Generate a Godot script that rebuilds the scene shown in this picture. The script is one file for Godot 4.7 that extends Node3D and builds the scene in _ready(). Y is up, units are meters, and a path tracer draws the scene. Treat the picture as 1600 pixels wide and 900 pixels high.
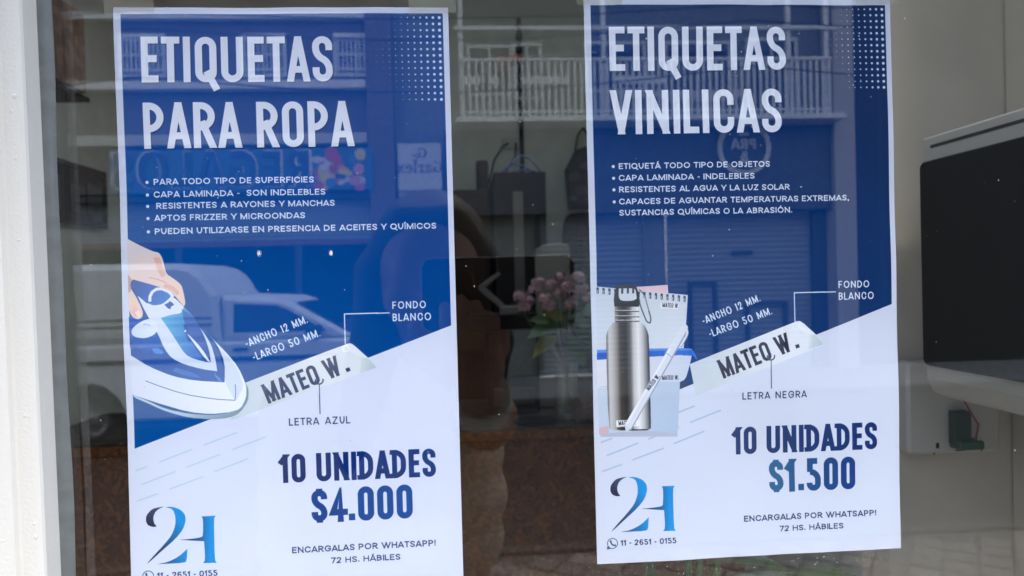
extends Node3D

# ---------------------------------------------------------------- names, tags, meshes
var taken := {}
var rng := RandomNumberGenerator.new()
var mats := {}

func numbered(called: String) -> String:
	var n: int = taken.get(called, 0)
	taken[called] = n + 1
	return called if n == 0 else "%s_%03d" % [called, n]

func tag(o: Node, label := "", category := "", group := "", kind := "") -> Node:
	if label: o.set_meta("label", label)
	if category: o.set_meta("category", category)
	if group: o.set_meta("group", group)
	if kind: o.set_meta("kind", kind)
	return o

func thing(called: String, label: String, category: String, at := Vector3.ZERO, turn := 0.0, group := "") -> Node3D:
	var o := Node3D.new()
	o.name = numbered(called)
	add_child(o)
	o.position = at
	o.rotation.y = turn
	tag(o, label, category, group)
	return o

func obj(called: String, what, m: Material, parent: Node = null, kind := "") -> MeshInstance3D:
	var o := MeshInstance3D.new()
	if what is SurfaceTool:
		what.index()
		what.generate_normals()
		o.mesh = what.commit()
	else:
		o.mesh = what
	o.material_override = m
	o.name = called if parent else numbered(called)
	if parent:
		parent.add_child(o, true)
	else:
		add_child(o, true)
	if kind: o.set_meta("kind", kind)
	return o

func struct(called: String, what, m: Material) -> MeshInstance3D:
	return obj(called, what, m, null, "structure")

func begin() -> SurfaceTool:
	var st := SurfaceTool.new()
	st.begin(Mesh.PRIMITIVE_TRIANGLES)
	return st

func tri(st: SurfaceTool, a: Vector3, b: Vector3, c: Vector3, s := -1) -> void:
	st.set_smooth_group(s)
	st.add_vertex(a); st.add_vertex(b); st.add_vertex(c)

func quad(st: SurfaceTool, a: Vector3, b: Vector3, c: Vector3, d: Vector3, s := -1) -> void:
	tri(st, a, b, c, s); tri(st, a, c, d, s)

# a box between two corners with chamfered edges (c = chamfer)
func box(st: SurfaceTool, lo: Vector3, hi: Vector3, c := 0.0, t := Transform3D.IDENTITY) -> void:
	if c <= 0.0:
		var p := []
		for i in 8:
			p.append(t * Vector3(hi.x if i & 1 else lo.x, hi.y if i & 2 else lo.y, hi.z if i & 4 else lo.z))
		for f in [[0, 2, 3, 1], [4, 5, 7, 6], [0, 1, 5, 4], [2, 6, 7, 3], [0, 4, 6, 2], [1, 3, 7, 5]]:
			quad(st, p[f[3]], p[f[2]], p[f[1]], p[f[0]])
		return
	var mid := (lo + hi) / 2
	var h := (hi - lo) / 2
	c = minf(c, 0.49 * minf(h.x, minf(h.y, h.z)) * 2.0)
	var P := func(sx, sy, sz, ax):   # vertex of the face whose axis is ax
		var v := Vector3(sx * (h.x - (0.0 if ax == 0 else c)), sy * (h.y - (0.0 if ax == 1 else c)), sz * (h.z - (0.0 if ax == 2 else c)))
		return t * (mid + v)
	for s in [-1, 1]:
		fq(st, P.call(s, -1, -1, 0), P.call(s, 1, -1, 0), P.call(s, 1, 1, 0), P.call(s, -1, 1, 0), t * mid)
		fq(st, P.call(-1, s, -1, 1), P.call(1, s, -1, 1), P.call(1, s, 1, 1), P.call(-1, s, 1, 1), t * mid)
		fq(st, P.call(-1, -1, s, 2), P.call(1, -1, s, 2), P.call(1, 1, s, 2), P.call(-1, 1, s, 2), t * mid)
		for u in [-1, 1]:
			fq(st, P.call(s, u, -1, 0), P.call(s, u, 1, 0), P.call(s, u, 1, 1), P.call(s, u, -1, 1), t * mid)
			fq(st, P.call(s, -1, u, 0), P.call(s, 1, u, 0), P.call(s, 1, u, 2), P.call(s, -1, u, 2), t * mid)
			fq(st, P.call(-1, s, u, 1), P.call(1, s, u, 1), P.call(1, s, u, 2), P.call(-1, s, u, 2), t * mid)
			for w in [-1, 1]:
				var a: Vector3 = P.call(s, u, w, 0)
				var b: Vector3 = P.call(s, u, w, 1)
				var d: Vector3 = P.call(s, u, w, 2)
				if (b - a).cross(d - a).dot(a - t * mid) > 0: tri(st, a, d, b)
				else: tri(st, a, b, d)

# quad turned so that it faces away from a point inside
func fq(st: SurfaceTool, a: Vector3, b: Vector3, c: Vector3, d: Vector3, inside: Vector3, s := -1) -> void:
	if (b - a).cross(c - a).dot((a + c) / 2 - inside) > 0: quad(st, d, c, b, a, s)
	else: quad(st, a, b, c, d, s)

func bx(lo: Vector3, hi: Vector3, c := 0.0) -> SurfaceTool:
	var st := begin()
	box(st, lo, hi, c)
	return st

# tube along points, radius per point
func tube(st: SurfaceTool, pts: Array, radii, n := 8, squash := 1.0) -> void:
	var rings := []
	var up := Vector3.UP
	for i in pts.size():
		var d: Vector3 = (pts[mini(i + 1, pts.size() - 1)] - pts[maxi(i - 1, 0)]).normalized()
		if absf(d.dot(up)) > 0.95: up = Vector3.RIGHT if absf(d.x) < 0.8 else Vector3.FORWARD
		var x := d.cross(up).normalized()
		var y := x.cross(d).normalized()
		up = y
		var r: float = radii[i] if radii is Array else radii
		var ring := []
		for k in n:
			var a := TAU * k / n
			ring.append(pts[i] + x * cos(a) * r + y * sin(a) * r * squash)
		rings.append(ring)
	for i in rings.size() - 1:
		for k in n:
			quad(st, rings[i][k], rings[i][(k + 1) % n], rings[i + 1][(k + 1) % n], rings[i + 1][k], 1)
	for k in range(1, n - 1):
		tri(st, rings[0][0], rings[0][k + 1], rings[0][k])
		tri(st, rings[-1][0], rings[-1][k], rings[-1][k + 1])

# solid of revolution about y (profile of Vector2(radius, height), from bottom to top)
func lathe(st: SurfaceTool, prof: Array, n := 20, at := Vector3.ZERO, b := Basis.IDENTITY, smooth := 1) -> void:
	for i in prof.size() - 1:
		for k in n:
			var q := []
			for e in [[i, k], [i + 1, k], [i + 1, k + 1], [i, k + 1]]:
				var a: float = TAU * e[1] / n
				q.append(at + b * Vector3(prof[e[0]].x * cos(a), prof[e[0]].y, prof[e[0]].x * sin(a)))
			if prof[i].x > 1e-6: tri(st, q[0], q[2], q[3], smooth)
			if prof[i + 1].x > 1e-6: tri(st, q[0], q[1], q[2], smooth)

# a polygon in x, y pushed from z0 to z1
func prism(st: SurfaceTool, poly: PackedVector2Array, z0: float, z1: float, t := Transform3D.IDENTITY, bevel := 0.0) -> void:
	if Geometry2D.is_polygon_clockwise(poly):
		poly = poly.duplicate(); poly.reverse()
	var n := poly.size()
	var inner := poly
	if bevel > 0.0:
		inner = PackedVector2Array()
		for i in n:
			var d0 := (poly[i] - poly[(i + n - 1) % n]).normalized()
			var d1 := (poly[(i + 1) % n] - poly[i]).normalized()
			var m := (d0.orthogonal() + d1.orthogonal()).normalized()
			inner.append(poly[i] - m * bevel / maxf(0.5, m.dot(d1.orthogonal())))
	var ids := Geometry2D.triangulate_polygon(inner)
	for i in range(0, ids.size(), 3):
		var a := inner[ids[i]]
		var b := inner[ids[i + 1]]
		var c := inner[ids[i + 2]]
		if (b - a).cross(c - a) < 0:
			var w := b
			b = c; c = w
		tri(st, t * Vector3(a.x, a.y, z1), t * Vector3(c.x, c.y, z1), t * Vector3(b.x, b.y, z1))
		tri(st, t * Vector3(a.x, a.y, z0), t * Vector3(b.x, b.y, z0), t * Vector3(c.x, c.y, z0))
	for i in n:
		var j := (i + 1) % n
		var za := z0 + bevel
		var zb := z1 - bevel
		quad(st, t * Vector3(poly[i].x, poly[i].y, za), t * Vector3(poly[i].x, poly[i].y, zb), t * Vector3(poly[j].x, poly[j].y, zb), t * Vector3(poly[j].x, poly[j].y, za))
		if bevel > 0.0:
			quad(st, t * Vector3(poly[i].x, poly[i].y, zb), t * Vector3(inner[i].x, inner[i].y, z1), t * Vector3(inner[j].x, inner[j].y, z1), t * Vector3(poly[j].x, poly[j].y, zb))
			quad(st, t * Vector3(inner[i].x, inner[i].y, z0), t * Vector3(poly[i].x, poly[i].y, za), t * Vector3(poly[j].x, poly[j].y, za), t * Vector3(inner[j].x, inner[j].y, z0))

func arc_poly(c: Vector2, r: Vector2, a0: float, a1: float, n: int) -> Array:
	var out := []
	for i in n + 1:
		var a := deg_to_rad(lerpf(a0, a1, float(i) / n))
		out.append(c + Vector2(cos(a) * r.x, sin(a) * r.y))
	return out

func round_rect(lo: Vector2, hi: Vector2, r: float, n := 4) -> PackedVector2Array:
	var p := []
	p += arc_poly(Vector2(hi.x - r, hi.y - r), Vector2(r, r), 0, 90, n)
	p += arc_poly(Vector2(lo.x + r, hi.y - r), Vector2(r, r), 90, 180, n)
	p += arc_poly(Vector2(lo.x + r, lo.y + r), Vector2(r, r), 180, 270, n)
	p += arc_poly(Vector2(hi.x - r, lo.y + r), Vector2(r, r), 270, 360, n)
	return PackedVector2Array(p)

# ---------------------------------------------------------------- continuous bodies: capsules joined by a soft minimum, meshed as surface nets
func nets(st: SurfaceTool, bones: Array, cell: float, soft: float) -> void:
	var lo := Vector3(1e9, 1e9, 1e9)
	var hi := -lo
	for b in bones:
		for e in 2:
			var r: float = b[2 + e] + soft + 2 * cell
			lo = lo.min(b[e] - Vector3(r, r, r)); hi = hi.max(b[e] + Vector3(r, r, r))
	var nx := int((hi.x - lo.x) / cell) + 2
	var ny := int((hi.y - lo.y) / cell) + 2
	var nz := int((hi.z - lo.z) / cell) + 2
	var sum := PackedFloat32Array()
	sum.resize(nx * ny * nz)
	var k := 3.0 / soft
	for b in bones:
		var a: Vector3 = b[0]
		var ab: Vector3 = b[1] - a
		var ra: float = b[2]
		var rb: float = b[3]
		var l2 := maxf(ab.length_squared(), 1e-12)
		var m := maxf(ra, rb) + soft * 1.5 + cell * 2
		var flat: Vector3 = b[4] if b.size() > 4 else Vector3.ONE   # stretch of the section along the axes
		var v0 := (a.min(b[1]) - Vector3(m, m, m) * flat - lo) / cell
		var v1 := (a.max(b[1]) + Vector3(m, m, m) * flat - lo) / cell
		for z in range(maxi(0, int(v0.z)), mini(nz, int(v1.z) + 2)):
			for y in range(maxi(0, int(v0.y)), mini(ny, int(v1.y) + 2)):
				var at := (z * ny + y) * nx
				for x in range(maxi(0, int(v0.x)), mini(nx, int(v1.x) + 2)):
					var p := lo + Vector3(x, y, z) * cell - a
					var t := clampf(p.dot(ab) / l2, 0.0, 1.0)
					var d := ((p - ab * t) / flat).length() - lerpf(ra, rb, t)
					if d < m: sum[at + x] += exp(-k * d)
	for i in sum.size():
		sum[i] = -log(maxf(sum[i], 1e-8)) / k
	var ids := {}
	var verts := PackedVector3Array()
	var cuts := [[0, 1], [2, 3], [4, 5], [6, 7], [0, 2], [1, 3], [4, 6], [5, 7], [0, 4], [1, 5], [2, 6], [3, 7]]
	var off := [0, 1, nx, nx + 1, nx * ny, nx * ny + 1, nx * ny + nx, nx * ny + nx + 1]
	for z in nz - 1:
		for y in ny - 1:
			var row := (z * ny + y) * nx
			for x in nx - 1:
				var i := row + x
				var inside := 0
				for o in off:
					if sum[i + o] < 0: inside += 1
				if inside == 0 or inside == 8: continue
				var c := Vector3.ZERO
				var n := 0
				for e in cuts:
					var fa := sum[i + off[e[0]]]
					var fb := sum[i + off[e[1]]]
					if (fa < 0) == (fb < 0): continue
					var pa := Vector3(e[0] & 1, (e[0] >> 1) & 1, e[0] >> 2)
					var pb := Vector3(e[1] & 1, (e[1] >> 1) & 1, e[1] >> 2)
					c += pa.lerp(pb, fa / (fa - fb)); n += 1
				ids[i] = verts.size()
				verts.append(lo + (Vector3(x, y, z) + c / n) * cell)
	var steps := [1, nx, nx * ny]
	for i in ids:
		for ax in 3:
			var u: int = steps[(ax + 1) % 3]
			var v: int = steps[(ax + 2) % 3]
			var j: int = i + steps[ax]
			if j >= sum.size() or (sum[i] < 0) == (sum[j] < 0): continue
			if not (ids.has(i - u) and ids.has(i - v) and ids.has(i - u - v)): continue
			var q := [verts[ids[i]], verts[ids[i - u]], verts[ids[i - u - v]], verts[ids[i - v]]]
			if sum[i] < 0: q.reverse()
			quad(st, q[0], q[1], q[2], q[3], 1)

# ---------------------------------------------------------------- materials
func noise(freq: float, octaves := 4, seed_ := 1, kind := FastNoiseLite.TYPE_SIMPLEX_SMOOTH) -> FastNoiseLite:
	var n := FastNoiseLite.new()
	n.noise_type = kind; n.frequency = freq; n.fractal_octaves = octaves; n.seed = seed_
	return n

func speckle(key: String, freq: float, dark: Color, light: Color, octaves := 4, size := 256, lo := 0.25, hi := 0.75) -> Texture2D:
	if not mats.has("tex" + key):
		var t := NoiseTexture2D.new()
		t.width = size; t.height = size; t.seamless = true
		t.noise = noise(freq, octaves, key.hash() % 1000)
		var g := Gradient.new()
		g.set_color(0, dark); g.set_color(1, light)
		g.set_offset(0, lo); g.set_offset(1, hi)
		t.color_ramp = g
		mats["tex" + key] = t
	return mats["tex" + key]

# colour given as linear base colour
func mat(key: String, c: Color, rough := 0.6, metal := 0.0, vary := 0.0, scale := 2.0, bump := 0.0) -> StandardMaterial3D:
	if mats.has(key): return mats[key]
	var m := StandardMaterial3D.new()
	m.resource_name = key
	m.albedo_color = Color(c.r, c.g, c.b).linear_to_srgb()
	m.roughness = rough; m.metallic = metal
	if vary > 0.0 or bump > 0.0:
		m.uv1_triplanar = true; m.uv1_world_triplanar = true
		m.uv1_scale = Vector3.ONE * scale
	if vary > 0.0:
		var d := 1.0 - vary
		m.albedo_texture = speckle("v%d" % int(vary * 20), 0.02, Color(d, d, d), Color.WHITE, 5)
	if bump > 0.0:
		m.heightmap_enabled = true
		m.heightmap_texture = speckle("bump", 0.05, Color.BLACK, Color.WHITE, 4)
		m.heightmap_scale = bump
	mats[key] = m
	return m

func glass(key: String, tint: Color, alpha: float) -> StandardMaterial3D:
	if mats.has(key): return mats[key]
	var m := StandardMaterial3D.new()
	m.resource_name = key
	m.albedo_color = Color(tint.r, tint.g, tint.b, alpha)
	m.transparency = BaseMaterial3D.TRANSPARENCY_ALPHA
	m.roughness = 0.0
	m.metallic_specular = 0.5
	mats[key] = m
	return m

# ---------------------------------------------------------------- printing: polygons and stroke lettering drawn on an image
# poster units: 1000 wide, 1778 tall, y down
const SS := 1.89
var page: Image

func fill(pts: PackedVector2Array, c0: Color, c1 := Color(0, 0, 0, 0), ga := Vector2.ZERO, gb := Vector2.ZERO) -> void:
	var n := pts.size()
	var y0 := 1e9
	var y1 := -1e9
	for p in pts:
		y0 = minf(y0, p.y); y1 = maxf(y1, p.y)
	var graded := c1.a > 0.0
	var g := (gb - ga) / maxf((gb - ga).length_squared(), 1e-9) if graded else Vector2.ZERO
	var w := page.get_width()
	for y in range(maxi(0, int(ceil(y0 * SS - 0.5))), mini(page.get_height(), int(ceil(y1 * SS - 0.5)))):
		var yy := (y + 0.5) / SS
		var xs := []
		for i in n:
			var a := pts[i]
			var b := pts[(i + 1) % n]
			if (a.y <= yy) != (b.y <= yy):
				xs.append(a.x + (yy - a.y) / (b.y - a.y) * (b.x - a.x))
		if xs.size() > 2: xs.sort()
		elif xs.size() == 2 and xs[0] > xs[1]: xs.reverse()
		for k in range(0, xs.size() - 1, 2):
			var xa := clampi(int(ceil(xs[k] * SS - 0.5)), 0, w)
			var xb := clampi(int(ceil(xs[k + 1] * SS - 0.5)), 0, w)
			if not graded:
				if xb > xa: page.fill_rect(Rect2i(xa, y, xb - xa, 1), c0)
				continue
			var x := xa
			while x < xb:
				var s := mini(4, xb - x)
				var t := clampf((Vector2((x + s * 0.5) / SS, yy) - ga).dot(g), 0.0, 1.0)
				page.fill_rect(Rect2i(x, y, s, 1), c0.lerp(c1, t))
				x += s

func pts_of(txt: String) -> PackedVector2Array:
	var out := PackedVector2Array()
	for a in txt.split(" ", false):
		var q: PackedStringArray = a.split(",")
		out.append(Vector2(q[0].to_float(), q[1].to_float()))
	return out

func shape(txt: String, c0: Color, c1 := Color(0, 0, 0, 0), ga := Vector2.ZERO, gb := Vector2.ZERO) -> void:
	fill(smooth(pts_of(txt)), c0, c1, ga, gb)

# rounds the corners of a traced outline a little (Chaikin, sharp corners kept)
func smooth(p: PackedVector2Array) -> PackedVector2Array:
	var out := PackedVector2Array()
	var n := p.size()
	for i in n:
		var a := p[(i + n - 1) % n]
		var b := p[i]
		var c := p[(i + 1) % n]
		if absf((b - a).angle_to(c - b)) > 1.15:
			out.append(b)
		else:
			out.append(b.lerp(a, 0.22)); out.append(b.lerp(c, 0.22))
	return out

func line(pts: PackedVector2Array, w: float, c: Color, caps := false) -> void:
	for q in strip(pts, w, false):
		fill(q, c)
	if caps:
		for e in [pts[0], pts[-1]]:
			disc(e, w / 2, c)

func disc(at: Vector2, r: float, c: Color) -> void:
	fill(PackedVector2Array(arc_poly(at, Vector2(r, r), 0, 345, 15)), c)

func ring(at: Vector2, r: float, w: float, c: Color, a0 := 0.0, a1 := 360.0) -> void:
	line(PackedVector2Array(arc_poly(at, Vector2(r, r), a0, a1, 28)), w, c)

# the quads of a thick polyline with mitred joins
func strip(p: PackedVector2Array, w: float, closed: bool) -> Array:
	var n := p.size()
	var side := PackedVector2Array()
	for i in n:
		var d0 := Vector2.ZERO
		var d1 := Vector2.ZERO
		if i > 0 or closed: d0 = (p[i] - p[(i + n - 1) % n]).normalized()
		if i < n - 1 or closed: d1 = (p[(i + 1) % n] - p[i]).normalized()
		if d0 == Vector2.ZERO: d0 = d1
		if d1 == Vector2.ZERO: d1 = d0
		var m := (d0 + d1).normalized().orthogonal()
		side.append(m * (w / 2) / maxf(0.45, m.dot(d0.orthogonal())))
	var out := []
	for i in (n if closed else n - 1):
		var j := (i + 1) % n
		out.append(PackedVector2Array([p[i] + side[i], p[j] + side[j], p[j] - side[j], p[i] - side[i]]))
	return out

# Skeletons of the letters in a unit box, y up. «r» rounds the corner, «z» closes, «|» parts strokes.
const LETTERS := {
	"A": "0,0 .47,1|1,0 .53,1|.33,.23 .67,.23", "B": "0,0 0,1|0,1 .93,1r .93,.53r 0,.53|0,.53 1,.53r 1,0r 0,0", "C": "1,.66 1,1r 0,1r 0,0r 1,0r 1,.34",
	"D": "0,0 0,1|0,1 1,1r 1,0r 0,0", "E": "1,1 0,1 0,0 1,0|0,.52 .88,.52", "F": "1,1 0,1 0,0|0,.5 .88,.5", "G": "1,.68 1,1r 0,1r 0,0r 1,0r 1,.46 .5,.46",
	"H": "0,0 0,1|1,0 1,1|0,.52 1,.52", "I": ".5,0 .5,1", "J": ".9,1 .9,0r .1,0r .1,.2", "K": "0,0 0,1|1,1 0,.36|1,0 .32,.58", "L": "0,1 0,0 1,0",
	"M": "0,0 0,1|1,0 1,1|0,1 .5,.1|1,1 .5,.1", "N": "0,0 0,1|1,0 1,1|0,1 1,0", "O": "0,1r 1,1r 1,0r 0,0r z", "P": "0,0 0,1|0,1 1,1r 1,.42r 0,.42",
	"Q": "0,1r 1,1r 1,0r 0,0r z|.74,.06 1.04,-.15", "R": "0,0 0,1|0,1 1,1r 1,.45r 0,.45|.5,.45 1,0", "S": "1,.72 1,1r 0,1r 0,.58r 1,.42r 1,0r 0,0r 0,.28",
	"T": "0,1 1,1|.5,0 .5,1", "U": "0,1 0,0r 1,0r 1,1", "V": "0,1 .5,0|1,1 .5,0", "W": "0,1 .27,0|.5,.95 .27,0|.5,.95 .73,0|1,1 .73,0", "X": "0,0 1,1|0,1 1,0",
	"Y": "0,1 .5,.4|1,1 .5,.4|.5,0 .5,.45", "Z": "0,1 1,1|0,0 1,0|1,1 0,0", "0": "0,1r 1,1r 1,0r 0,0r z", "1": ".8,0 .8,1|.05,.86 .8,1", "2": "0,.7 0,1r 1,1r 1,.58r 0,0|0,0 1,0",
	"3": "0,.76 0,1r 1,1r 1,.54r .4,.54|.4,.54 1,.5r 1,0r 0,0r 0,.24", "4": ".72,0 .72,1 0,.24 1.12,.24", "5": ".95,1 .05,1 .05,.6|.05,.6 1,.6r 1,0r 0,0r 0,.2",
	"6": ".92,.8 .92,1r 0,1r 0,0r 1,0r 1,.58r 0,.58", "7": "0,1 1,1 .3,0", "$": "1,.72 1,.95r 0,.95r 0,.58r 1,.42r 1,.05r 0,.05r 0,.28|.5,-.1 .5,.1|.5,.9 .5,1.1",
	"-": "0,.42 1,.42", "!": ".5,.42 .5,1|.5,.06 .5,.07", ".": ".5,.04 .5,.06", ",": ".6,.08 .3,-.16", "~": ".3,1.16 .7,1.34", "8": "0,1r 1,1r 1,.52r 0,.52r z|0,.52r 1,.52r 1,0r 0,0r z", "&": "1,0 .2,.8r .8,1r .8,.7 0,.3r .4,0r 1,.4"}
# width of each letter as a share of the cap height, and the space at its sides
const WIDE_A := {"A": .5, "B": .47, "C": .46, "D": .47, "E": .37, "F": .35, "G": .46, "H": .47, "I": .165, "J": .3, "K": .48, "L": .35, "M": .62, "N": .49, "O": .47, "P": .45, "Q": .47, "R": .47, "S": .45, "T": .4, "U": .49, "V": .48, "W": .72, "X": .48, "Y": .46, "Z": .42, "0": .46, "1": .29, "2": .44, "4": .48, "5": .45, "6": .46, "$": .45, ".": .165, "-": .25, ",": .165, " ": .17}
const WIDE_B := {"A": 1.0, "B": .82, "C": .98, "D": .98, "E": .74, "F": .72, "G": 1.02, "H": .92, "I": .17, "J": .55, "K": .88, "L": .7, "M": 1.12, "N": .94, "O": 1.1, "P": .82, "Q": 1.1, "R": .84, "S": .78, "T": .84, "U": .9, "V": .98, "W": 1.55, "X": .9, "Y": .92, "Z": .8, "0": .84, "1": .4, "2": .74, "4": .84, "5": .74, "6": .78, "7": .76, "-": .36, "!": .2, ".": .2, ",": .2, " ": .28}
const WIDE_C := {"A": .8, "B": .62, "C": .72, "D": .74, "E": .58, "F": .58, "G": .8, "H": .72, "I": .1, "L": .56, "M": .92, "N": .76, "O": .9, "R": .66, "T": .66, "U": .66, "Z": .7, "0": .78, "1": .26, "2": .6, "5": .6, "-": .34, ".": .1, " ": .34}
const TIGHT := "AVTYLW74"

func near(s: String, i: int) -> float:
	var after := s[i + 1] if i + 1 < s.length() else "H"
	return 1.0 - (0.3 if s[i] in TIGHT else 0.0) - (0.3 if after in TIGHT else 0.0)

func fillet(p: Array, closed: bool, full: bool) -> PackedVector2Array:
	var out := PackedVector2Array()
	var n := p.size()
	for i in n:
		var v: Vector2 = p[i][0]
		if not p[i][1]:
			out.append(v)
			continue
		var a: Vector2 = p[(i + n - 1) % n][0]
		var b: Vector2 = p[(i + 1) % n][0]
		var la := (a - v).length() * (0.5 if p[(i + n - 1) % n][1] else (0.72 if full else 1.0))
		var lb := (b - v).length() * (0.5 if p[(i + 1) % n][1] else (0.72 if full else 1.0))
		if not full:
			la = minf(la, lb); lb = la
		var pa := v + (a - v).normalized() * la
		var pb := v + (b - v).normalized() * lb
		for k in 9:
			out.append(pa.bezier_interpolate(pa.lerp(v, 0.5523), pb.lerp(v, 0.5523), pb, k / 8.0))
	return out

# text at x, baseline y with the given cap height; width 0 leaves it natural. style A condensed, B wide, C by hand
func text(style: String, s: String, at: Vector2, cap: float, width: float, c0: Color, c1 := Color(0, 0, 0, 0), turn := 0.0, weight := 0.0) -> void:
	var table: Dictionary = {"A": WIDE_A, "B": WIDE_B, "C": WIDE_C}[style]
	var w: float = cap * ({"A": 0.152, "B": 0.19, "C": 0.15}[style] if weight == 0.0 else weight)
	var gap: float = cap * {"A": 0.095, "B": 0.19, "C": 0.24}[style]
	var plain := s
	for e in [["Á", "A~"], ["Í", "I~"], ["Ó", "O~"]]:
		plain = plain.replace(e[0], e[1])
	var total := 0.0
	for i in plain.length():
		if plain[i] == "~": continue
		total += table.get(plain[i], .6) * cap + gap * near(plain, i)
	total -= gap
	var k := width / total if width > 0.0 else 1.0
	var x := 0.0
	var last := 0.0
	for i in plain.length():
		var ch := plain[i]
		if ch == " ":
			x += (table[" "] * cap + gap) * k
			continue
		var g: float = table.get(ch, .6) * cap * k
		var left := x
		if ch == "~":
			left = last; g = cap * 0.6
			left += (table.get(plain[i - 1], .6) * cap * k - g) / 2
		else:
			last = x
			x += g + gap * k * near(plain, i)
		var share := clampf(left / maxf(total * k, 1.0), 0, 1)
		var col := c0 if c1.a == 0.0 else c0.lerp(c1, share)
		for one in LETTERS.get(ch, "0,0 1,0 1,1 0,1 z").split("|"):
			var closed := false
			var p := []
			for a in one.split(" ", false):
				if a == "z":
					closed = true
					continue
				var q: PackedStringArray = a.trim_suffix("r").split(",")
				p.append([Vector2(left + w / 2 + q[0].to_float() * (g - w), w / 2 + q[1].to_float() * (cap - w)), a.ends_with("r")])
			var way := thin(fillet(p, closed, style != "A"))
			var cut := not ch in "Q,~$"
			if not closed:      # ends reach the outside of the box; slanting ones are cut flat there
				for e in [[0, 1], [way.size() - 1, way.size() - 2]]:
					var d := (way[e[0]] - way[e[1]]).normalized()
					var reach := w * (0.9 if absf(d.x) > 0.1 and absf(d.y) > 0.1 else 0.5)
					if style != "C" and not (ch in "CGSJ$356289" and reach == w * 0.5) and not (ch == "~"): way[e[0]] += d * reach
			for q in strip(way, w, closed):
				put_clipped(q, cap if cut and style != "C" else -1.0, at, turn, col)
			if style == "C" or ch == "~":
				for e in [way[0], way[-1]]:
					put_clipped(PackedVector2Array(arc_poly(e, Vector2(w / 2, w / 2), 0, 330, 11)), -1.0, at, turn, col)

func thin(p: PackedVector2Array) -> PackedVector2Array:
	var out := PackedVector2Array([p[0]])
	for i in range(1, p.size()):
		if p[i].distance_to(out[-1]) > 0.02: out.append(p[i])
	return out

func put_clipped(q: PackedVector2Array, cap: float, at: Vector2, turn: float, c: Color) -> void:
	if cap > 0.0:
		for s in [0, 1]:
			var r := PackedVector2Array()
			var n := q.size()
			for i in n:
				var a := q[i]
				var b := q[(i + 1) % n]
				var da := a.y if s == 0 else cap - a.y
				var db := b.y if s == 0 else cap - b.y
				if da >= 0: r.append(a)
				if (da >= 0) != (db >= 0): r.append(a.lerp(b, da / (da - db)))
			q = r
			if q.size() < 3: return
	var o := PackedVector2Array()
	for p in q:
		o.append(at + Vector2(p.x, -p.y).rotated(turn))
	fill(o, c)

func C8(r: int, g: int, b: int) -> Color:
	return Color8(r, g, b)

func print_common(blue_a: Color, blue_b: Color, paper: Color, ink: Color, ribbon: Color, letters: Color) -> void:
	page = Image.create_empty(1890, 3360, false, Image.FORMAT_RGBA8)
	page.fill(paper)
	fill(pts_of("21,20 983,18 983,983 20,1327"), blue_a, blue_b, Vector2(120, 900), Vector2(960, 240))
	# halftone dots in the top right corner
	for r in 14:
		for k in 13:
			var rad := 4.7 - 0.36 * k - (0.25 * absf(r - 6) * 0.12 * k)
			if rad > 0.55:
				disc(Vector2(972 - 19.5 * k, 31 + 19.4 * r), rad, blue_a.lerp(C8(205, 224, 250), clampf(0.98 - 0.035 * k, 0, 1)))

func print_lower(ink0: Color, ink1: Color, price0: Color, price1: Color, price: String, small: Color, low: String, low_w: float) -> void:
	for q in [[21, 1394, 57, 1382], [92, 1370, 190, 1336], [225, 1324, 326, 1289], [38, 1436, 140, 1400], [172, 1389, 273, 1354], [309, 1341, 411, 1306], [22, 1486, 87, 1465], [120, 1453, 222, 1419], [254, 1406, 355, 1371]]:
		line(PackedVector2Array([Vector2(q[0], q[1]), Vector2(q[2], q[3])]), 5, dash_color)
	text("A", "10 UNIDADES", Vector2(449, 1451), 88, 475, ink0, ink1, 0.0, 0.178)
	text("A", price, Vector2(541 if price.length() == 6 and price[1] == "4" else 565, 1578), 106, 308 if price[1] == "4" else 285, price0, price1, 0.0, 0.18)
	text("B", "ENCARGALAS POR WHATSAPP!", Vector2(479, 1667), 19, 437, small)
	text("B", "72 HS. HÁBILES", Vector2(596, 1704), 18, 211, small)
	text("C", low, Vector2(481, 1275), 23, low_w, small)
	# the emblem, a 2 joined to an H
	var d := C8(36, 48, 84)
	var l := C8(28, 140, 214)
	shape("93,1506 66,1511 49,1530 47,1547 53,1560 67,1566 79,1565 71,1554 69,1537 76,1520 90,1510 101,1506", C8(34, 36, 62), C8(70, 84, 120), Vector2(60, 1570), Vector2(95, 1500))
	shape("106,1507 128,1514 135,1534 135,1562 123,1593 98,1622 64,1657 47,1676 55,1671 92,1639 133,1605 156,1578 166,1550 163,1530 150,1516 128,1507", d, l, Vector2(70, 1640), Vector2(165, 1575))
	shape("75,1679 110,1674 143,1658 168,1636 165,1671 158,1679", C8(40, 70, 120), l, Vector2(80, 1675), Vector2(165, 1660))
	shape("212,1540 254,1540 248,1550 248,1674 254,1683 213,1682 220,1673 218,1616 144,1608 163,1608 193,1606 211,1603 215,1598 217,1550", d, l, Vector2(170, 1610), Vector2(236, 1612))
	# telephone number with its round handset sign
	var g := C8(58, 98, 122)
	ring(Vector2(50, 1714), 16, 2.6, g)
	shape("33,1722 32,1733 45,1730", g)
	line(PackedVector2Array([Vector2(44, 1708), Vector2(47, 1715), Vector2(51, 1719), Vector2(57, 1721)]), 4.2, C8(52, 68, 110), true)
	disc(Vector2(44.5, 1707), 3.4, C8(52, 68, 110)); disc(Vector2(57.5, 1720.5), 3.4, C8(52, 68, 110))
	text("B", "11 - 2651 - 0155", Vector2(77, 1723), 18.5, 178, small)

var dash_color := Color8(176, 200, 222)

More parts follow.
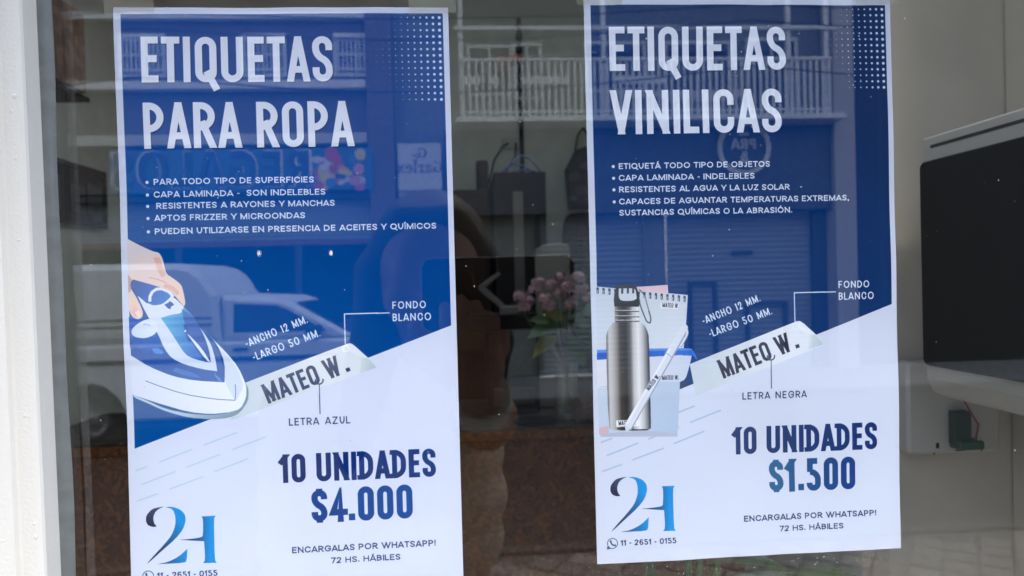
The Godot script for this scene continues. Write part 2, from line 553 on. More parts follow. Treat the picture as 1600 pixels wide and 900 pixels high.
func print_tag(ribbon_pts: String, letters: Color, note: Color, ring_ink: Color) -> void:
	var soft := C8(214, 226, 236)
	shape(ribbon_pts, C8(194, 206, 218), C8(218, 226, 236), Vector2(360, 1220), Vector2(560, 1090))
	shape("660,1030 678,1028 726,1075 706,1072 668,1052", C8(226, 234, 244))
	shape("706,1072 726,1075 750,1106 738,1110 700,1122", C8(208, 220, 228), C8(176, 196, 204), Vector2(700, 1090), Vector2(748, 1104))
	text("A", "MATEO W", Vector2(421.5, 1206), 62, 238, letters, Color(0, 0, 0, 0), -0.354, 0.16)
	fill(pts_of("656,1106 668,1102 672,1113 660,1117"), letters)
	ring(Vector2(576, 1139), 11.5, 4.5, note, -20, 200)
	line(pts_of("576,1151 575.5,1243"), 3, note)
	var white := C8(214, 226, 246)
	text("C", "-ANCHO 12 MM.", Vector2(362, 1032), 25, 198, white, Color(0, 0, 0, 0), -0.36)
	text("C", "-LARGO 50 MM.", Vector2(382, 1074), 25, 214, white, Color(0, 0, 0, 0), -0.33)
	text("C", "FONDO", Vector2(804, 927), 23, 103, white)
	text("C", "BLANCO", Vector2(804, 965), 24, 118, white)
	line(pts_of("795,938.5 658,938 658,1031"), 3.2, white)
	ring(Vector2(660, 1044), 9.5, 4, ring_ink)

func finish_page() -> ImageTexture:
	page.resize(945, 1680, Image.INTERPOLATE_BILINEAR)
	var t := ImageTexture.create_from_image(page)
	return t

func headline(a: String, wa: float, b: String, wb: float, shade: Color) -> void:
	var white := C8(220, 227, 244)
	for pass_ in 2:
		var off := Vector2(2.5, 3) if pass_ == 0 else Vector2.ZERO
		var c := shade if pass_ == 0 else white
		text("A", a, Vector2(77, 226) + off, 138, wa, c)
		text("A", b, Vector2(77, 424.5) + off, 139, wb, c)

func bullets(rows: Array) -> void:
	var white := C8(216, 224, 244)
	for r in rows:
		text("B", r[0], Vector2(r[1], r[2]), 18.6, r[3], white)
		if r[4]: disc(Vector2(81.5, r[2] - 8.5), 5, white)

func poster_clothes() -> ImageTexture:
	var paper := C8(209, 218, 240)
	print_common(C8(0, 76, 150), C8(0, 64, 138), paper, C8(28, 60, 130), C8(205, 220, 226), C8(48, 62, 98))
	headline("ETIQUETAS", 567, "PARA ROPA", 621, C8(4, 36, 92))
	bullets([["PARA TODO TIPO DE SUPERFICIES", 101, 533, 473, true], ["CAPA LAMINADA -  SON INDELEBLES", 100, 571, 509, true], ["RESISTENTES A RAYONES Y MANCHAS", 107, 605.5, 528, true], ["APTOS FRIZZER Y MICROONDAS", 100, 642, 446, true], ["PUEDEN UTILIZARSE EN PRESENCIA DE ACEITES Y QUÍMICOS", 100, 682, 843, true]])
	dash_color = C8(184, 206, 222)
	print_tag("310,1154 356,1138 668,1027 680,1030 725,1074 749,1105 738,1110 361,1234 307,1252", C8(52, 68, 106), C8(64, 82, 118), C8(236, 242, 250))
	print_lower(C8(12, 40, 102), C8(8, 56, 126), C8(6, 62, 134), C8(8, 76, 152), "$4.000", C8(46, 62, 110), "LETRA AZUL", 182)
	# the steam iron and the hand that holds it
	var white := C8(222, 230, 246)
	var blue := C8(44, 92, 170)
	shape("21,1163 57,1180 116,1210 189,1228 256,1234 310,1227 345,1204 358,1167 355,1139 364,1160 361,1195 336,1230 303,1244 249,1247 182,1239 116,1218 57,1188 23,1172", C8(176, 200, 216), C8(104, 130, 150), Vector2(150, 1200), Vector2(362, 1190))
	shape("18,928 18,1043 74,1081 139,1111 206,1127 293,1135 291,1088 272,1025 224,969 256,1025 272,1101 227,1093 174,1076 138,1056 118,1027 103,986 58,922", C8(34, 84, 166), C8(52, 96, 170), Vector2(30, 960), Vector2(280, 1120))
	shape("18,928 18,1000 60,1040 90,1020 118,1027 103,986 58,922", C8(36, 96, 184))
	shape("18,1043 74,1081 139,1111 206,1127 293,1135 295,1075 273,1018 244,983 227,969 250,990 296,1040 335,1090 357,1146 356,1184 338,1218 304,1227 250,1231 183,1222 103,1195 57,1178 19,1163", C8(214, 224, 242), C8(228, 234, 246), Vector2(60, 1190), Vector2(330, 1100))
	shape("293,1135 295,1075 280,1035 300,1050 335,1100 350,1150 326,1191 322,1191", C8(204, 216, 236))
	line(smooth(pts_of("18,1100 72,1129 171,1167 258,1185 322,1191 326,1159 316,1082")).slice(1, -1), 2.4, C8(84, 112, 166))
	shape("44,864 65,912 103,986 118,1027 138,1056 174,1076 227,1093 272,1101 268,1067 256,1018 227,969 198,927 179,902 156,877 143,870 124,850 94,852 76,875 73,890", white, C8(206, 220, 242), Vector2(120, 880), Vector2(150, 1060))
	shape("25,829 48,813 94,831 124,842 147,860 136,877 116,893 89,896 73,887 44,864", C8(40, 82, 164), C8(66, 130, 206), Vector2(40, 830), Vector2(140, 885))
	line(pts_of("80,884 81,868 88,855 100,847 116,846 137,856 150,872"), 9, white)
	shape("122,894 134,889 138,884 145,888 151,896 142,900 139,909 131,905", C8(52, 98, 170))
	shape("111,934 142,925 172,922 179,902 205,930 230,976 249,1032 254,1073 228,1069 188,1054 172,1036 140,980", C8(92, 176, 220), C8(50, 112, 192), Vector2(125, 950), Vector2(230, 990))
	shape("172,909 205,930 230,976 249,1032 254,1073 234,1071 202,1016 184,974", C8(60, 106, 182), C8(34, 84, 168), Vector2(175, 930), Vector2(245, 1040))
	shape("176,955 190,965 200,1000 196,1012 184,1000", C8(42, 90, 172))
	shape("185,983 196,992 229,1031 253,1073 241,1067 209,1020", C8(220, 232, 248))
	disc(Vector2(181, 976), 3, white)
	shape("24,969 34,956 58,940 78,935 94,944 104,965 90,985 63,995 36,990 25,982", C8(206, 222, 242), C8(226, 234, 246), Vector2(30, 990), Vector2(90, 940))
	line(smooth(pts_of("50,963 61,951 77,954 87,966")).slice(1, -1), 2, C8(140, 168, 208))
	shape("82,1026 98,1023 118,1038 108,1044 88,1040", C8(70, 140, 214))
	shape("150,1085 205,1104 225,1120 180,1112 140,1096", C8(66, 118, 190))
	for q in [[270, 1112], [276, 1119], [281, 1126]]:
		ring(Vector2(q[0], q[1]), 5, 2, C8(130, 170, 220), 30, 250)
	var skin := C8(236, 208, 196)
	shape("18,692 48,710 91,732 111,737 120,753 126,780 130,801 155,819 174,836 179,857 185,892 179,902 160,877 144,856 114,842 68,827 32,816 23,829 26,843 40,867 53,895 60,916 57,931 45,937 32,932 22,918 18,894", C8(214, 206, 212), skin, Vector2(40, 720), Vector2(120, 850))
	shape("94,750 112,752 122,785 128,806 116,812 104,790", C8(222, 178, 168))
	shape("126,830 150,838 168,858 160,868 144,852 120,842", C8(222, 182, 168))
	shape("18,800 30,816 24,830 28,848 18,856", C8(196, 158, 150))
	shape("20,880 36,890 50,915 46,930 34,926 22,912", C8(240, 206, 194), C8(220, 178, 164), Vector2(24, 890), Vector2(52, 930))
	shape("36,915 46,908 54,920 52,929 44,931", C8(244, 222, 214))
	line(smooth(pts_of("45,809 88,812 125,825 150,842")).slice(1, -1), 2, C8(196, 150, 138))
	return finish_page()

func poster_objects() -> ImageTexture:
	var paper := C8(203, 212, 232)
	print_common(C8(0, 56, 118), C8(2, 40, 90), paper, C8(50, 60, 110), C8(205, 220, 226), C8(42, 46, 72))
	headline("ETIQUETAS", 570, "VINILICAS", 552, C8(10, 34, 80))
	bullets([["ETIQUETÁ TODO TIPO DE OBJETOS", 99, 534, 486, true], ["CAPA LAMINADA - INDELEBLES", 98, 571, 437, true], ["RESISTENTES AL AGUA Y LA LUZ SOLAR", 98, 607.5, 548, true], ["-", 686, 607.5, 0, false], ["CAPACES DE AGUANTAR TEMPERATURAS EXTREMAS,", 97, 645.5, 748, true], ["SUSTANCIAS QUÍMICAS O LA ABRASIÓN.", 97, 681, 560, false]])
	dash_color = C8(166, 186, 214)
	print_tag("313,1156 662,1029 676,1029 729,1075 752,1107 740,1112 345,1252 330,1257", C8(42, 46, 70), C8(70, 78, 104), C8(226, 232, 240))
	print_lower(C8(44, 62, 106), C8(6, 40, 106), C8(48, 96, 138), C8(6, 50, 122), "$1.500", C8(50, 58, 100), "LETRA NEGRA", 210)
	# notebook, lunch box, bottle and pen
	shape("40,1210 280,1212 266,1384 20,1376", C8(176, 184, 206))
	shape("143,906 247,902 249,945 143,930", C8(222, 194, 206))
	shape("15,1215 280,1209 264,1375 180,1361 16,1366", C8(192, 206, 226), C8(172, 192, 218), Vector2(40, 1240), Vector2(270, 1370))
	shape("17,1347 47,1342 46,1367 16,1368", C8(206, 176, 190))
	shape("16,901 312,936 304,1036 280,1212 184,1210 15,1222", C8(196, 208, 224), C8(210, 218, 230), Vector2(40, 920), Vector2(280, 1180))
	for i in 16:
		var p := Vector2(22, 916).lerp(Vector2(301, 950), i / 15.0)
		fill(PackedVector2Array([p + Vector2(-3.5, -12), p + Vector2(4, -11), p + Vector2(3, 8), p + Vector2(-4, 7)]), C8(58, 64, 78))
		fill(PackedVector2Array([p + Vector2(-2.5, -4), p + Vector2(0.5, -4), p + Vector2(-0.5, 6), p + Vector2(-3.5, 6)]), C8(180, 190, 204))
	shape("280,1215 303,1205 307,1223 282,1234", C8(40, 56, 96))
	shape("14,1131 186,1128 321,1128 310,1169 298,1204 278,1213 184,1210 14,1222", C8(214, 218, 232), C8(196, 206, 226), Vector2(100, 1140), Vector2(300, 1210))
	shape("15,1101 186,1102 318,1105 332,1122 338,1144 319,1126 186,1128 14,1132", C8(24, 84, 192), C8(48, 108, 206), Vector2(40, 1120), Vector2(320, 1110))
	shape("15,1101 186,1102 318,1105 324,1112 186,1110 14,1110", C8(86, 138, 220))
	line(pts_of("20,1218 180,1210 280,1212"), 2, C8(176, 190, 214))
	# bottle: brushed steel in bands across
	var steel := [[44, C8(70, 74, 80)], [54, C8(196, 198, 202)], [66, C8(178, 178, 180)], [78, C8(140, 138, 136)], [90, C8(66, 62, 58)], [108, C8(44, 44, 46)], [122, C8(96, 98, 100)], [132, C8(188, 190, 194)], [148, C8(226, 228, 232)], [162, C8(186, 190, 196)], [174, C8(120, 124, 132)], [181, C8(52, 56, 64)], [186, C8(44, 48, 56)]]
	for outline in ["75,966 153,969 152,1018 74,1015", "72,1014 153,1016 169,1027 178,1045 183,1067 183,1351 179,1358 168,1361 59,1357 47,1348 44,1063 51,1038 61,1024"]:
		var poly := smooth(pts_of(outline))
		for k in steel.size() - 1:
			var a: float = steel[k][0]
			var b: float = steel[k + 1][0]
			for piece in Geometry2D.intersect_polygons(poly, PackedVector2Array([Vector2(a, 900), Vector2(b + 0.6, 900), Vector2(b + 0.6, 1400), Vector2(a, 1400)])):
				fill(piece, steel[k][1], steel[k + 1][1], Vector2(a, 0), Vector2(b, 0))
	for y in [982, 999, 1013]:
		line(PackedVector2Array([Vector2(75, y), Vector2(153, y + 2)]), 3, C8(70, 72, 78))
		line(PackedVector2Array([Vector2(75, y - 4), Vector2(153, y - 2)]), 2, C8(214, 216, 220))
	line(pts_of("75,1352 120,1358 172,1359"), 4, C8(52, 50, 50))
	shape("74,966 72,941 80,905 89,897 137,898 147,907 156,944 153,969", C8(52, 56, 62), C8(36, 38, 44), Vector2(80, 900), Vector2(150, 960))
	shape("89,910 95,909 134,910 143,914 146,943 133,950 96,949 88,937", C8(202, 212, 226))
	for x in [100, 118, 135]:
		fill(PackedVector2Array([Vector2(x - 3, 909), Vector2(x + 4, 909), Vector2(x + 3, 926), Vector2(x - 4, 926)]), C8(58, 64, 78))
	line(smooth(pts_of("154,914 171,931 180,969 191,1008 187,1021 177,1018 165,988 154,956")), 4, C8(74, 80, 92))
	line(smooth(pts_of("157,916 172,938 181,975 188,1006")).slice(1, -1), 1.6, C8(196, 202, 212))
	for q in [["222,958 283,963 282,980 221,976", C8(226, 230, 238)], ["72,1326 147,1326 147,1347 71,1346", C8(232, 234, 238)]]:
		fill(pts_of(q[0]), q[1])
	var dark := C8(44, 52, 76)
	text("A", "MATEO W.", Vector2(228, 972), 13.5, 53, dark, Color(0, 0, 0, 0), 0.09)
	text("A", "MATEO W.", Vector2(222, 1203), 14, 54, dark, Color(0, 0, 0, 0), 0.02)
	text("A", "MATEO W.", Vector2(79, 1342), 14.5, 55, dark)
	line(pts_of("107,1352 301,1041"), 27, C8(150, 162, 184))
	line(pts_of("107,1349 299,1038"), 23, C8(214, 220, 234))
	line(pts_of("106,1338 250,1104"), 5, C8(232, 236, 244))
	fill(pts_of("98,1341 117,1353 108,1362 101,1360"), C8(206, 212, 226))
	disc(Vector2(299, 1040), 11.5, C8(214, 220, 234))
	line(pts_of("232,1114 256,1132"), 2.5, C8(150, 160, 180))
	line(smooth(pts_of("297,1033 308,1046 309,1061 293,1089 259,1139")).slice(1, -1), 7, C8(150, 162, 184))
	line(smooth(pts_of("297,1033 307,1046 308,1060 292,1087 260,1136")).slice(1, -1), 4.5, C8(222, 228, 240))
	text("A", "MATEO W.", Vector2(179, 1236), 15, 57, dark, Color(0, 0, 0, 0), -0.87)
	return finish_page()

# ---------------------------------------------------------------- the scene
func _ready() -> void:
	rng.seed = 7
	# camera: a phone held square to the shop window, turned a little to the right and rolled by a degree and a half
	var cam := Camera3D.new()
	cam.name = "camera"
	add_child(cam)
	cam.position = Vector3(0, 1.55, 0.376)
	cam.rotation_degrees = Vector3(-0.651, -4.0055, -1.4698)
	cam.fov = 42.69
	cam.near = 0.01
	cam.far = 400.0
	var lens := CameraAttributesPhysical.new()
	lens.frustum_focal_length = 30.708
	lens.exposure_aperture = 17.5
	lens.frustum_focus_distance = 0.384
	lens.frustum_near = 0.01
	lens.frustum_far = 400.0
	cam.attributes = lens
	cam.current = true
	# sky and sun: bright overcast
	var we := WorldEnvironment.new()
	we.name = "world_environment"
	var e := Environment.new()
	var sky := Sky.new()
	var sm := ProceduralSkyMaterial.new()
	sm.sky_top_color = Color(0.80, 0.86, 0.95)
	sm.sky_horizon_color = Color(0.90, 0.92, 0.95)
	sm.sky_curve = 0.2
	sm.ground_bottom_color = Color(0.3, 0.3, 0.3)
	sm.ground_horizon_color = Color(0.7, 0.72, 0.74)
	sm.energy_multiplier = 1.0
	sky.sky_material = sm
	e.background_mode = Environment.BG_SKY
	e.sky = sky
	e.tonemap_mode = Environment.TONE_MAPPER_LINEAR
	e.tonemap_exposure = 4.2
	e.sdfgi_enabled = true
	e.ssao_enabled = true
	e.ssil_enabled = true
	we.environment = e
	add_child(we)
	var sun := DirectionalLight3D.new()
	sun.name = "sun"
	sun.light_color = Color(1.0, 0.97, 0.92)
	sun.light_energy = 0.4
	sun.light_angular_distance = 12.0
	sun.shadow_enabled = true
	add_child(sun)
	sun.rotation_degrees = Vector3(-52, 20, 0)     # high, from behind our own roofs, on to the far side of the street
	street()
	our_building()
	room()
	shop_window()
	far_side()
	posters()
	counter_things()
	wall_things()
	van()
	photographer()
	specks()

# ---------------------------------------------------------------- ground and street
func street() -> void:
	struct("ground", bx(Vector3(-150, -0.3, -150), Vector3(150, -0.16, 150)), mat("earth", Color(0.16, 0.15, 0.13), 0.95, 0, 0.3, 0.3))
	struct("road", bx(Vector3(-60, -0.155, 3.9), Vector3(60, -0.08, 9.0)), mat("asphalt", Color(0.028, 0.028, 0.029), 0.9, 0, 0.2, 4, 0.3))
	var pave := mat("pavement", Color(0.13, 0.12, 0.11), 0.9, 0, 0.35, 1.5, 0.2)
	struct("pavement", bx(Vector3(-60, -0.15, 0.03), Vector3(60, -0.012, 3.75)), pave)
	struct("kerb", bx(Vector3(-60, -0.15, 3.753), Vector3(60, 0.004, 3.9), 0.02), mat("kerb_stone", Color(0.06, 0.058, 0.055), 0.85, 0, 0.3, 3))
	struct("far_kerb", bx(Vector3(-60, -0.15, 9.0), Vector3(60, 0.004, 9.15), 0.02), mats["kerb_stone"])
	struct("far_pavement", bx(Vector3(-60, -0.15, 9.153), Vector3(60, 0.0, 14)), mat("far_paving", Color(0.3, 0.29, 0.28), 0.9, 0, 0.35, 1.5, 0.2))
	# pavers of our own pavement, laid askew: those mirrored under the right poster one by one, the rest together
	var walk := get_node("pavement")
	var stone := []
	for i in 5:
		stone.append(mat("paver_%d" % i, [Color(0.33, 0.25, 0.22), Color(0.28, 0.24, 0.22), Color(0.36, 0.30, 0.26), Color(0.25, 0.22, 0.19), Color(0.30, 0.27, 0.2)][i], 0.8, 0, 0.35, 6, 0.3))
	var variants := []
	for i in 4:
		var st := begin()
		box(st, Vector3(-0.074 - 0.002 * i, -0.05, -0.074), Vector3(0.074 + 0.001 * i, 0.0, 0.074), 0.009)
		st.index(); st.generate_normals()
		variants.append(st.commit())
	var rest := []
	var askew := Basis(Vector3.UP, 0.62)
	for i in range(-48, 49):
		for j in range(-48, 49):
			var at := askew * Vector3(i * 0.162, 0, j * 0.162) + Vector3(0, -0.002 + rng.randf_range(-0.004, 0.004), 1.9)
			if at.z < 0.15 or at.z > 3.64 or absf(at.x) > 6.5: continue
			var t := Transform3D(Basis(Vector3.UP, 0.62 + rng.randf_range(-0.03, 0.03)), at)
			if at.x > 0.3 and at.x < 2.7 and at.z > 2.6:
				var o := obj("paver", variants[rng.randi() % 4], stone[rng.randi() % 5], walk)
				o.transform = t
			else:
				rest.append(t)
	var mm := MultiMesh.new()
	mm.transform_format = MultiMesh.TRANSFORM_3D
	mm.mesh = variants[0]
	mm.instance_count = rest.size()
	for i in rest.size(): mm.set_instance_transform(i, rest[i])
	var mi := MultiMeshInstance3D.new()
	mi.name = "pavers"
	mi.multimesh = mm
	mi.material_override = stone[1]
	mi.set_meta("kind", "stuff")
	walk.add_child(mi)

# ---------------------------------------------------------------- the building that holds the shop
func our_building() -> void:
	var render := mat("our_render", Color(0.66, 0.64, 0.6), 0.85, 0, 0.2, 1.5, 0.2)
	var b := thing("shop_building", "plain rendered shop building around the window, under its own balcony slab", "building", Vector3.ZERO)
	var w := begin()
	box(w, Vector3(-14, 0, -0.22), Vector3(-1.36, 5.4, 0.03))
	box(w, Vector3(0.62, 0, -0.22), Vector3(14, 5.4, 0.03))
	box(w, Vector3(-1.36, 2.55, -0.22), Vector3(0.62, 5.4, 0.03))
	box(w, Vector3(-0.19, 0, -0.22), Vector3(0.62, 0.85, 0.028))
	obj("wall", w, render, b)
	obj("parapet_coping", bx(Vector3(-14, 5.4, -0.3), Vector3(14, 5.5, 0.1), 0.01), render, b)
	obj("canopy", bx(Vector3(-0.36, 2.74, 0.032), Vector3(0.7, 2.89, 0.9), 0.01), mat("shutter_box_grey", Color(0.3, 0.3, 0.3), 0.6), b)
	obj("rooflight", bx(Vector3(-0.22, 3.001, -2.62), Vector3(0.62, 3.02, -1.58)), glass("window_glass", Color(1, 1, 1), 0.0), b)
	obj("balcony_slab", bx(Vector3(-6, 2.9, 0.032), Vector3(6, 3.05, 0.4), 0.01), render, b)
	var rail := begin()
	for x in 41:
		box(rail, Vector3(-5.9 + x * 0.295, 3.05, 0.32), Vector3(-5.88 + x * 0.295, 4.0, 0.34))
	box(rail, Vector3(-5.95, 4.0, 0.3), Vector3(5.95, 4.05, 0.36), 0.01)
	obj("railing", rail, mat("dark_iron", Color(0.05, 0.05, 0.05), 0.5, 0.5), b)

func room() -> void:
	var pale := mat("wall_paint", Color(0.66, 0.70, 0.62), 0.8, 0, 0.04, 1.2, 0.05)
	var beige := mat("beige_paint", Color(0.50, 0.465, 0.39), 0.75, 0, 0.04, 1.5, 0.05)
	struct("floor", bx(Vector3(-1.5, -0.1, -3.6), Vector3(1.5, 0.01, -0.02)), mat("floor_tile", Color(0.4, 0.37, 0.33), 0.5, 0, 0.2, 2))
	var cl := begin()
	box(cl, Vector3(-1.5, 2.9, -1.6), Vector3(1.5, 3.0, -0.222))
	box(cl, Vector3(-1.5, 2.9, -3.6), Vector3(1.5, 3.0, -2.6))
	box(cl, Vector3(-1.5, 2.9, -2.6), Vector3(-0.2, 3.0, -1.6))
	box(cl, Vector3(0.6, 2.9, -2.6), Vector3(1.5, 3.0, -1.6))
	struct("ceiling", cl, mat("ceiling_paint", Color(0.75, 0.75, 0.73), 0.9))
	struct("back_wall", bx(Vector3(-1.5, 0.011, -3.6), Vector3(1.5, 2.898, -3.42)), pale)
	struct("left_wall", bx(Vector3(-1.52, 0.011, -3.418), Vector3(-1.362, 2.898, -0.222)), mat("olive_paint", Color(0.72, 0.72, 0.6), 0.8, 0, 0.04, 1.2, 0.05))
	struct("right_wall", bx(Vector3(1.35, 0.011, -3.418), Vector3(1.5, 2.898, -0.36)), pale)
	struct("partition_wall", bx(Vector3(0.409, 0.011, -0.36), Vector3(1.5, 2.898, -0.31)), beige)
	struct("side_wall", bx(Vector3(0.535, 0.011, -0.308), Vector3(0.6, 2.898, -0.03)), beige)

# ---------------------------------------------------------------- the window: painted frame, sealant, pane
func shop_window() -> void:
	var w := thing("shop_window", "shop window pane in a white painted frame, both posters behind its glass", "window", Vector3(0.1, 0.85, 0))
	var o := -w.position
	var paint := mat("white_gloss", Color(0.63, 0.62, 0.60), 0.3, 0, 0.0, 30, 0.006)
	var jamb := begin()
	var prof := PackedVector2Array()
	# section across the jamb in x, z (z up here), swept along y
	for p in [[-0.30, -0.03], [-0.225, -0.03], [-0.222, -0.0055], [-0.2004, -0.0052], [-0.2004, 0.0], [-0.1998, 0.0168], [-0.2003, 0.0184], [-0.2016, 0.0194], [-0.2085, 0.0198], [-0.2098, 0.0202], [-0.2104, 0.0226], [-0.2114, 0.0238], [-0.30, 0.024]]:
		prof.append(Vector2(p[0], p[1]))
	prism(jamb, prof, 0.0, 1.9, Transform3D(Basis(Vector3.RIGHT, Vector3.BACK, Vector3.UP), o + Vector3(0, 0.8, 0)))
	# drips and lumps in the paint
	for i in 46:
		var y := rng.randf_range(1.32, 1.78)
		var x := rng.randf_range(-0.2075, -0.2025) if i % 3 else rng.randf_range(-0.222, -0.214)
		var r := rng.randf_range(0.00025, 0.0006)
		var c := Vector3(x, y, 0.0195 if x > -0.2095 else 0.0239)
		lathe(jamb, [Vector2(r * 1.6, 0), Vector2(r * 1.3, r * 0.25), Vector2(r * 0.7, r * 0.45), Vector2(0, r * 0.5)], 8, o + c, Basis(Vector3.RIGHT, Vector3.BACK, Vector3.UP * rng.randf_range(0.8, 1.6)))
	var jb := obj("jamb", jamb, paint, w)
	lean(jb, o)
	obj("jamb", bx(o + Vector3(0.56, 0.85, -0.03), o + Vector3(0.62, 2.55, 0.024), 0.003), paint, w)
	obj("head", bx(o + Vector3(-0.2, 2.5, -0.03), o + Vector3(0.56, 2.55, 0.024), 0.003), paint, w)
	obj("sill", bx(o + Vector3(-0.2, 0.85, -0.05), o + Vector3(0.56, 0.89, 0.06), 0.004), paint, w)
	# uneven grey bead of sealant between frame and glass
	var bead := begin()
	var rows := []
	var n := 90
	for i in n + 1:
		var y := 0.89 + 1.61 * i / n
		var wob := sin(y * 23.0) * 0.0005 + sin(y * 61.0 + 1.0) * 0.0003 + sin(y * 9.0) * 0.0005
		var xi := -0.1958 + wob
		var row := []
		for p in [[-0.2006, 0.0044], [-0.1994, 0.0040], [-0.1983, 0.0035 + 0.5 * wob], [-0.1970, 0.0026], [xi - 0.0006, 0.0012], [xi, 0.0002]]:
			row.append(o + Vector3(p[0], y, p[1]))
		rows.append(row)
	for i in n:
		for k in 5:
			quad(bead, rows[i][k], rows[i + 1][k], rows[i + 1][k + 1], rows[i][k + 1], 1)
	var sb := obj("sealant_bead", bead, mat("sealant", Color(0.125, 0.14, 0.148), 0.5, 0, 0.1, 15, 0.01), w)
	lean(sb, o)
	var clear := glass("window_glass", Color(1, 1, 1), 0.0)
	obj("pane", bx(o + Vector3(-0.2003, 0.885, -0.005), o + Vector3(0.562, 2.505, 0.0)), clear, w)
	var film := begin()
	quad(film, o + Vector3(-0.19, 0.89, -0.0053), o + Vector3(-0.19, 2.5, -0.0053), o + Vector3(0.56, 2.5, -0.0053), o + Vector3(0.56, 0.89, -0.0053))
	obj("window_film", film, clear, w)
	# glazed shop door left of the frame
	var d := thing("shop_door", "glazed shop door with white frame left of the poster window", "door", Vector3(-0.83, 0, 0))
	var q := -d.position
	var f := begin()
	box(f, q + Vector3(-1.358, 0.01, -0.04), q + Vector3(-1.28, 2.548, 0.02), 0.004)
	box(f, q + Vector3(-0.38, 0.01, -0.04), q + Vector3(-0.302, 2.548, 0.02), 0.004)
	box(f, q + Vector3(-1.28, 2.44, -0.04), q + Vector3(-0.38, 2.548, 0.018), 0.004)
	box(f, q + Vector3(-1.28, 0.01, -0.04), q + Vector3(-0.38, 0.3, 0.018), 0.004)
	obj("frame", f, paint, d)
	obj("pane", bx(q + Vector3(-1.285, 0.295, -0.012), q + Vector3(-0.375, 2.445, -0.006)), clear, d)
	obj("handle", bx(q + Vector3(-0.36, 1.0, 0.02), q + Vector3(-0.33, 1.22, 0.05), 0.008), mat("steel", Color(0.5, 0.5, 0.5), 0.3, 0.9), d)

# the old frame stands a little out of plumb
func lean(part: Node3D, o: Vector3) -> void:
	var pivot := o + Vector3(-0.2, 1.69, 0)
	part.transform = Transform3D(Basis.IDENTITY, pivot) * Transform3D(Basis(Vector3.BACK, 0.0105), Vector3.ZERO) * Transform3D(Basis.IDENTITY, -pivot)

# ---------------------------------------------------------------- posters
func poster_sheet(called: String, label: String, tex: Texture2D, at: Vector3, turn: float, seed_: int) -> void:
	var p := thing(called, label, "poster", at)
	p.rotation.z = turn
	p.set_meta("group", "posters taped inside the shop window")
	var W := 0.167
	var H := 0.297
	var st := begin()
	var nx := 26
	var ny := 46
	var n := noise(1.0, 2, seed_)
	var pt := func(i, j, back):
		var u := float(i) / nx
		var v := float(j) / ny
		var edge := pow(maxf(absf(u - 0.5), absf(v - 0.5)) * 2.0, 10.0)
		var z := -0.0002 - 0.0011 * (n.get_noise_2d(u * 1.6, v * 2.6) + 0.5) - 0.0004 * edge * (0.5 + n.get_noise_2d(u * 4.0 + 9.0, v * 4.0))
		return Vector3((u - 0.5) * W, (0.5 - v) * H, z - (0.00016 if back else 0.0))
	for back in [false, true]:
		for j in ny:
			for i in nx:
				var c := [[i, j], [i + 1, j], [i + 1, j + 1], [i, j + 1]]
				if back: c.reverse()
				for k in [0, 1, 2, 0, 2, 3]:
					st.set_smooth_group(2 if back else 1)
					st.set_uv(Vector2(float(c[k][0]) / nx, float(c[k][1]) / ny) if not back else Vector2(0.99, 0.995))
					st.add_vertex(pt.call(c[k][0], c[k][1], back))
	for e in 4:
		for i in (nx if e < 2 else ny):
			var a := [i, 0] if e == 0 else [i, ny] if e == 1 else [0, i] if e == 2 else [nx, i]
			var b := [i + 1, 0] if e == 0 else [i + 1, ny] if e == 1 else [0, i + 1] if e == 2 else [nx, i + 1]
			st.set_uv(Vector2(0.99, 0.995))
			quad(st, pt.call(a[0], a[1], false), pt.call(b[0], b[1], false), pt.call(b[0], b[1], true), pt.call(a[0], a[1], true))
	var m := StandardMaterial3D.new()
	m.resource_name = called + "_print"
	m.albedo_texture = tex
	m.roughness = 0.55
	m.metallic_specular = 0.08
	m.texture_filter = BaseMaterial3D.TEXTURE_FILTER_LINEAR
	obj("sheet", st, m, p)
	# strips of clear tape that hold the top corners
	var tape := glass("clear_tape", Color(0.85, 0.84, 0.76), 0.1)
	for s in [-1, 1]:
		var t := begin()
		box(t, Vector3(-0.012, -0.0035, 0.0001), Vector3(0.012, 0.0055, 0.00035), 0.0, Transform3D(Basis(Vector3.BACK, s * 0.02 + 0.03), Vector3(s * (W / 2 - 0.008), H / 2, 0)))
		obj("tape", t, tape, p)

func posters() -> void:
	poster_sheet("poster", "blue and white poster with a steam iron, headed ETIQUETAS PARA ROPA", poster_clothes(), Vector3(-0.08599, 1.55 - 0.00719, -0.0063), 0.00043, 3)
	poster_sheet("poster", "blue and white poster with a steel bottle, headed ETIQUETAS VINILICAS", poster_objects(), Vector3(0.15168, 1.55 - 0.00268, -0.0063), -0.00043, 8)

# ---------------------------------------------------------------- inside: counter and what stands on it
func osb_texture() -> ImageTexture:
	page = Image.create_empty(512, 512, false, Image.FORMAT_RGBA8)
	page.fill(Color8(112, 66, 32))
	for i in 2600:
		var c := Vector2(rng.randf() * 512, rng.randf() * 512) / SS
		var d := Vector2.from_angle(rng.randf() * TAU)
		var l := rng.randf_range(3, 13)
		var w := rng.randf_range(1.0, 3.5)
		var t := rng.randf()
		var col := Color8(88, 50, 22).lerp(Color8(146, 92, 46), t)
		fill(PackedVector2Array([c - d * l - d.orthogonal() * w, c + d * l - d.orthogonal() * w * 0.5, c + d * l * 0.9 + d.orthogonal() * w, c - d * l * 0.8 + d.orthogonal() * w]), col)
	return ImageTexture.create_from_image(page)

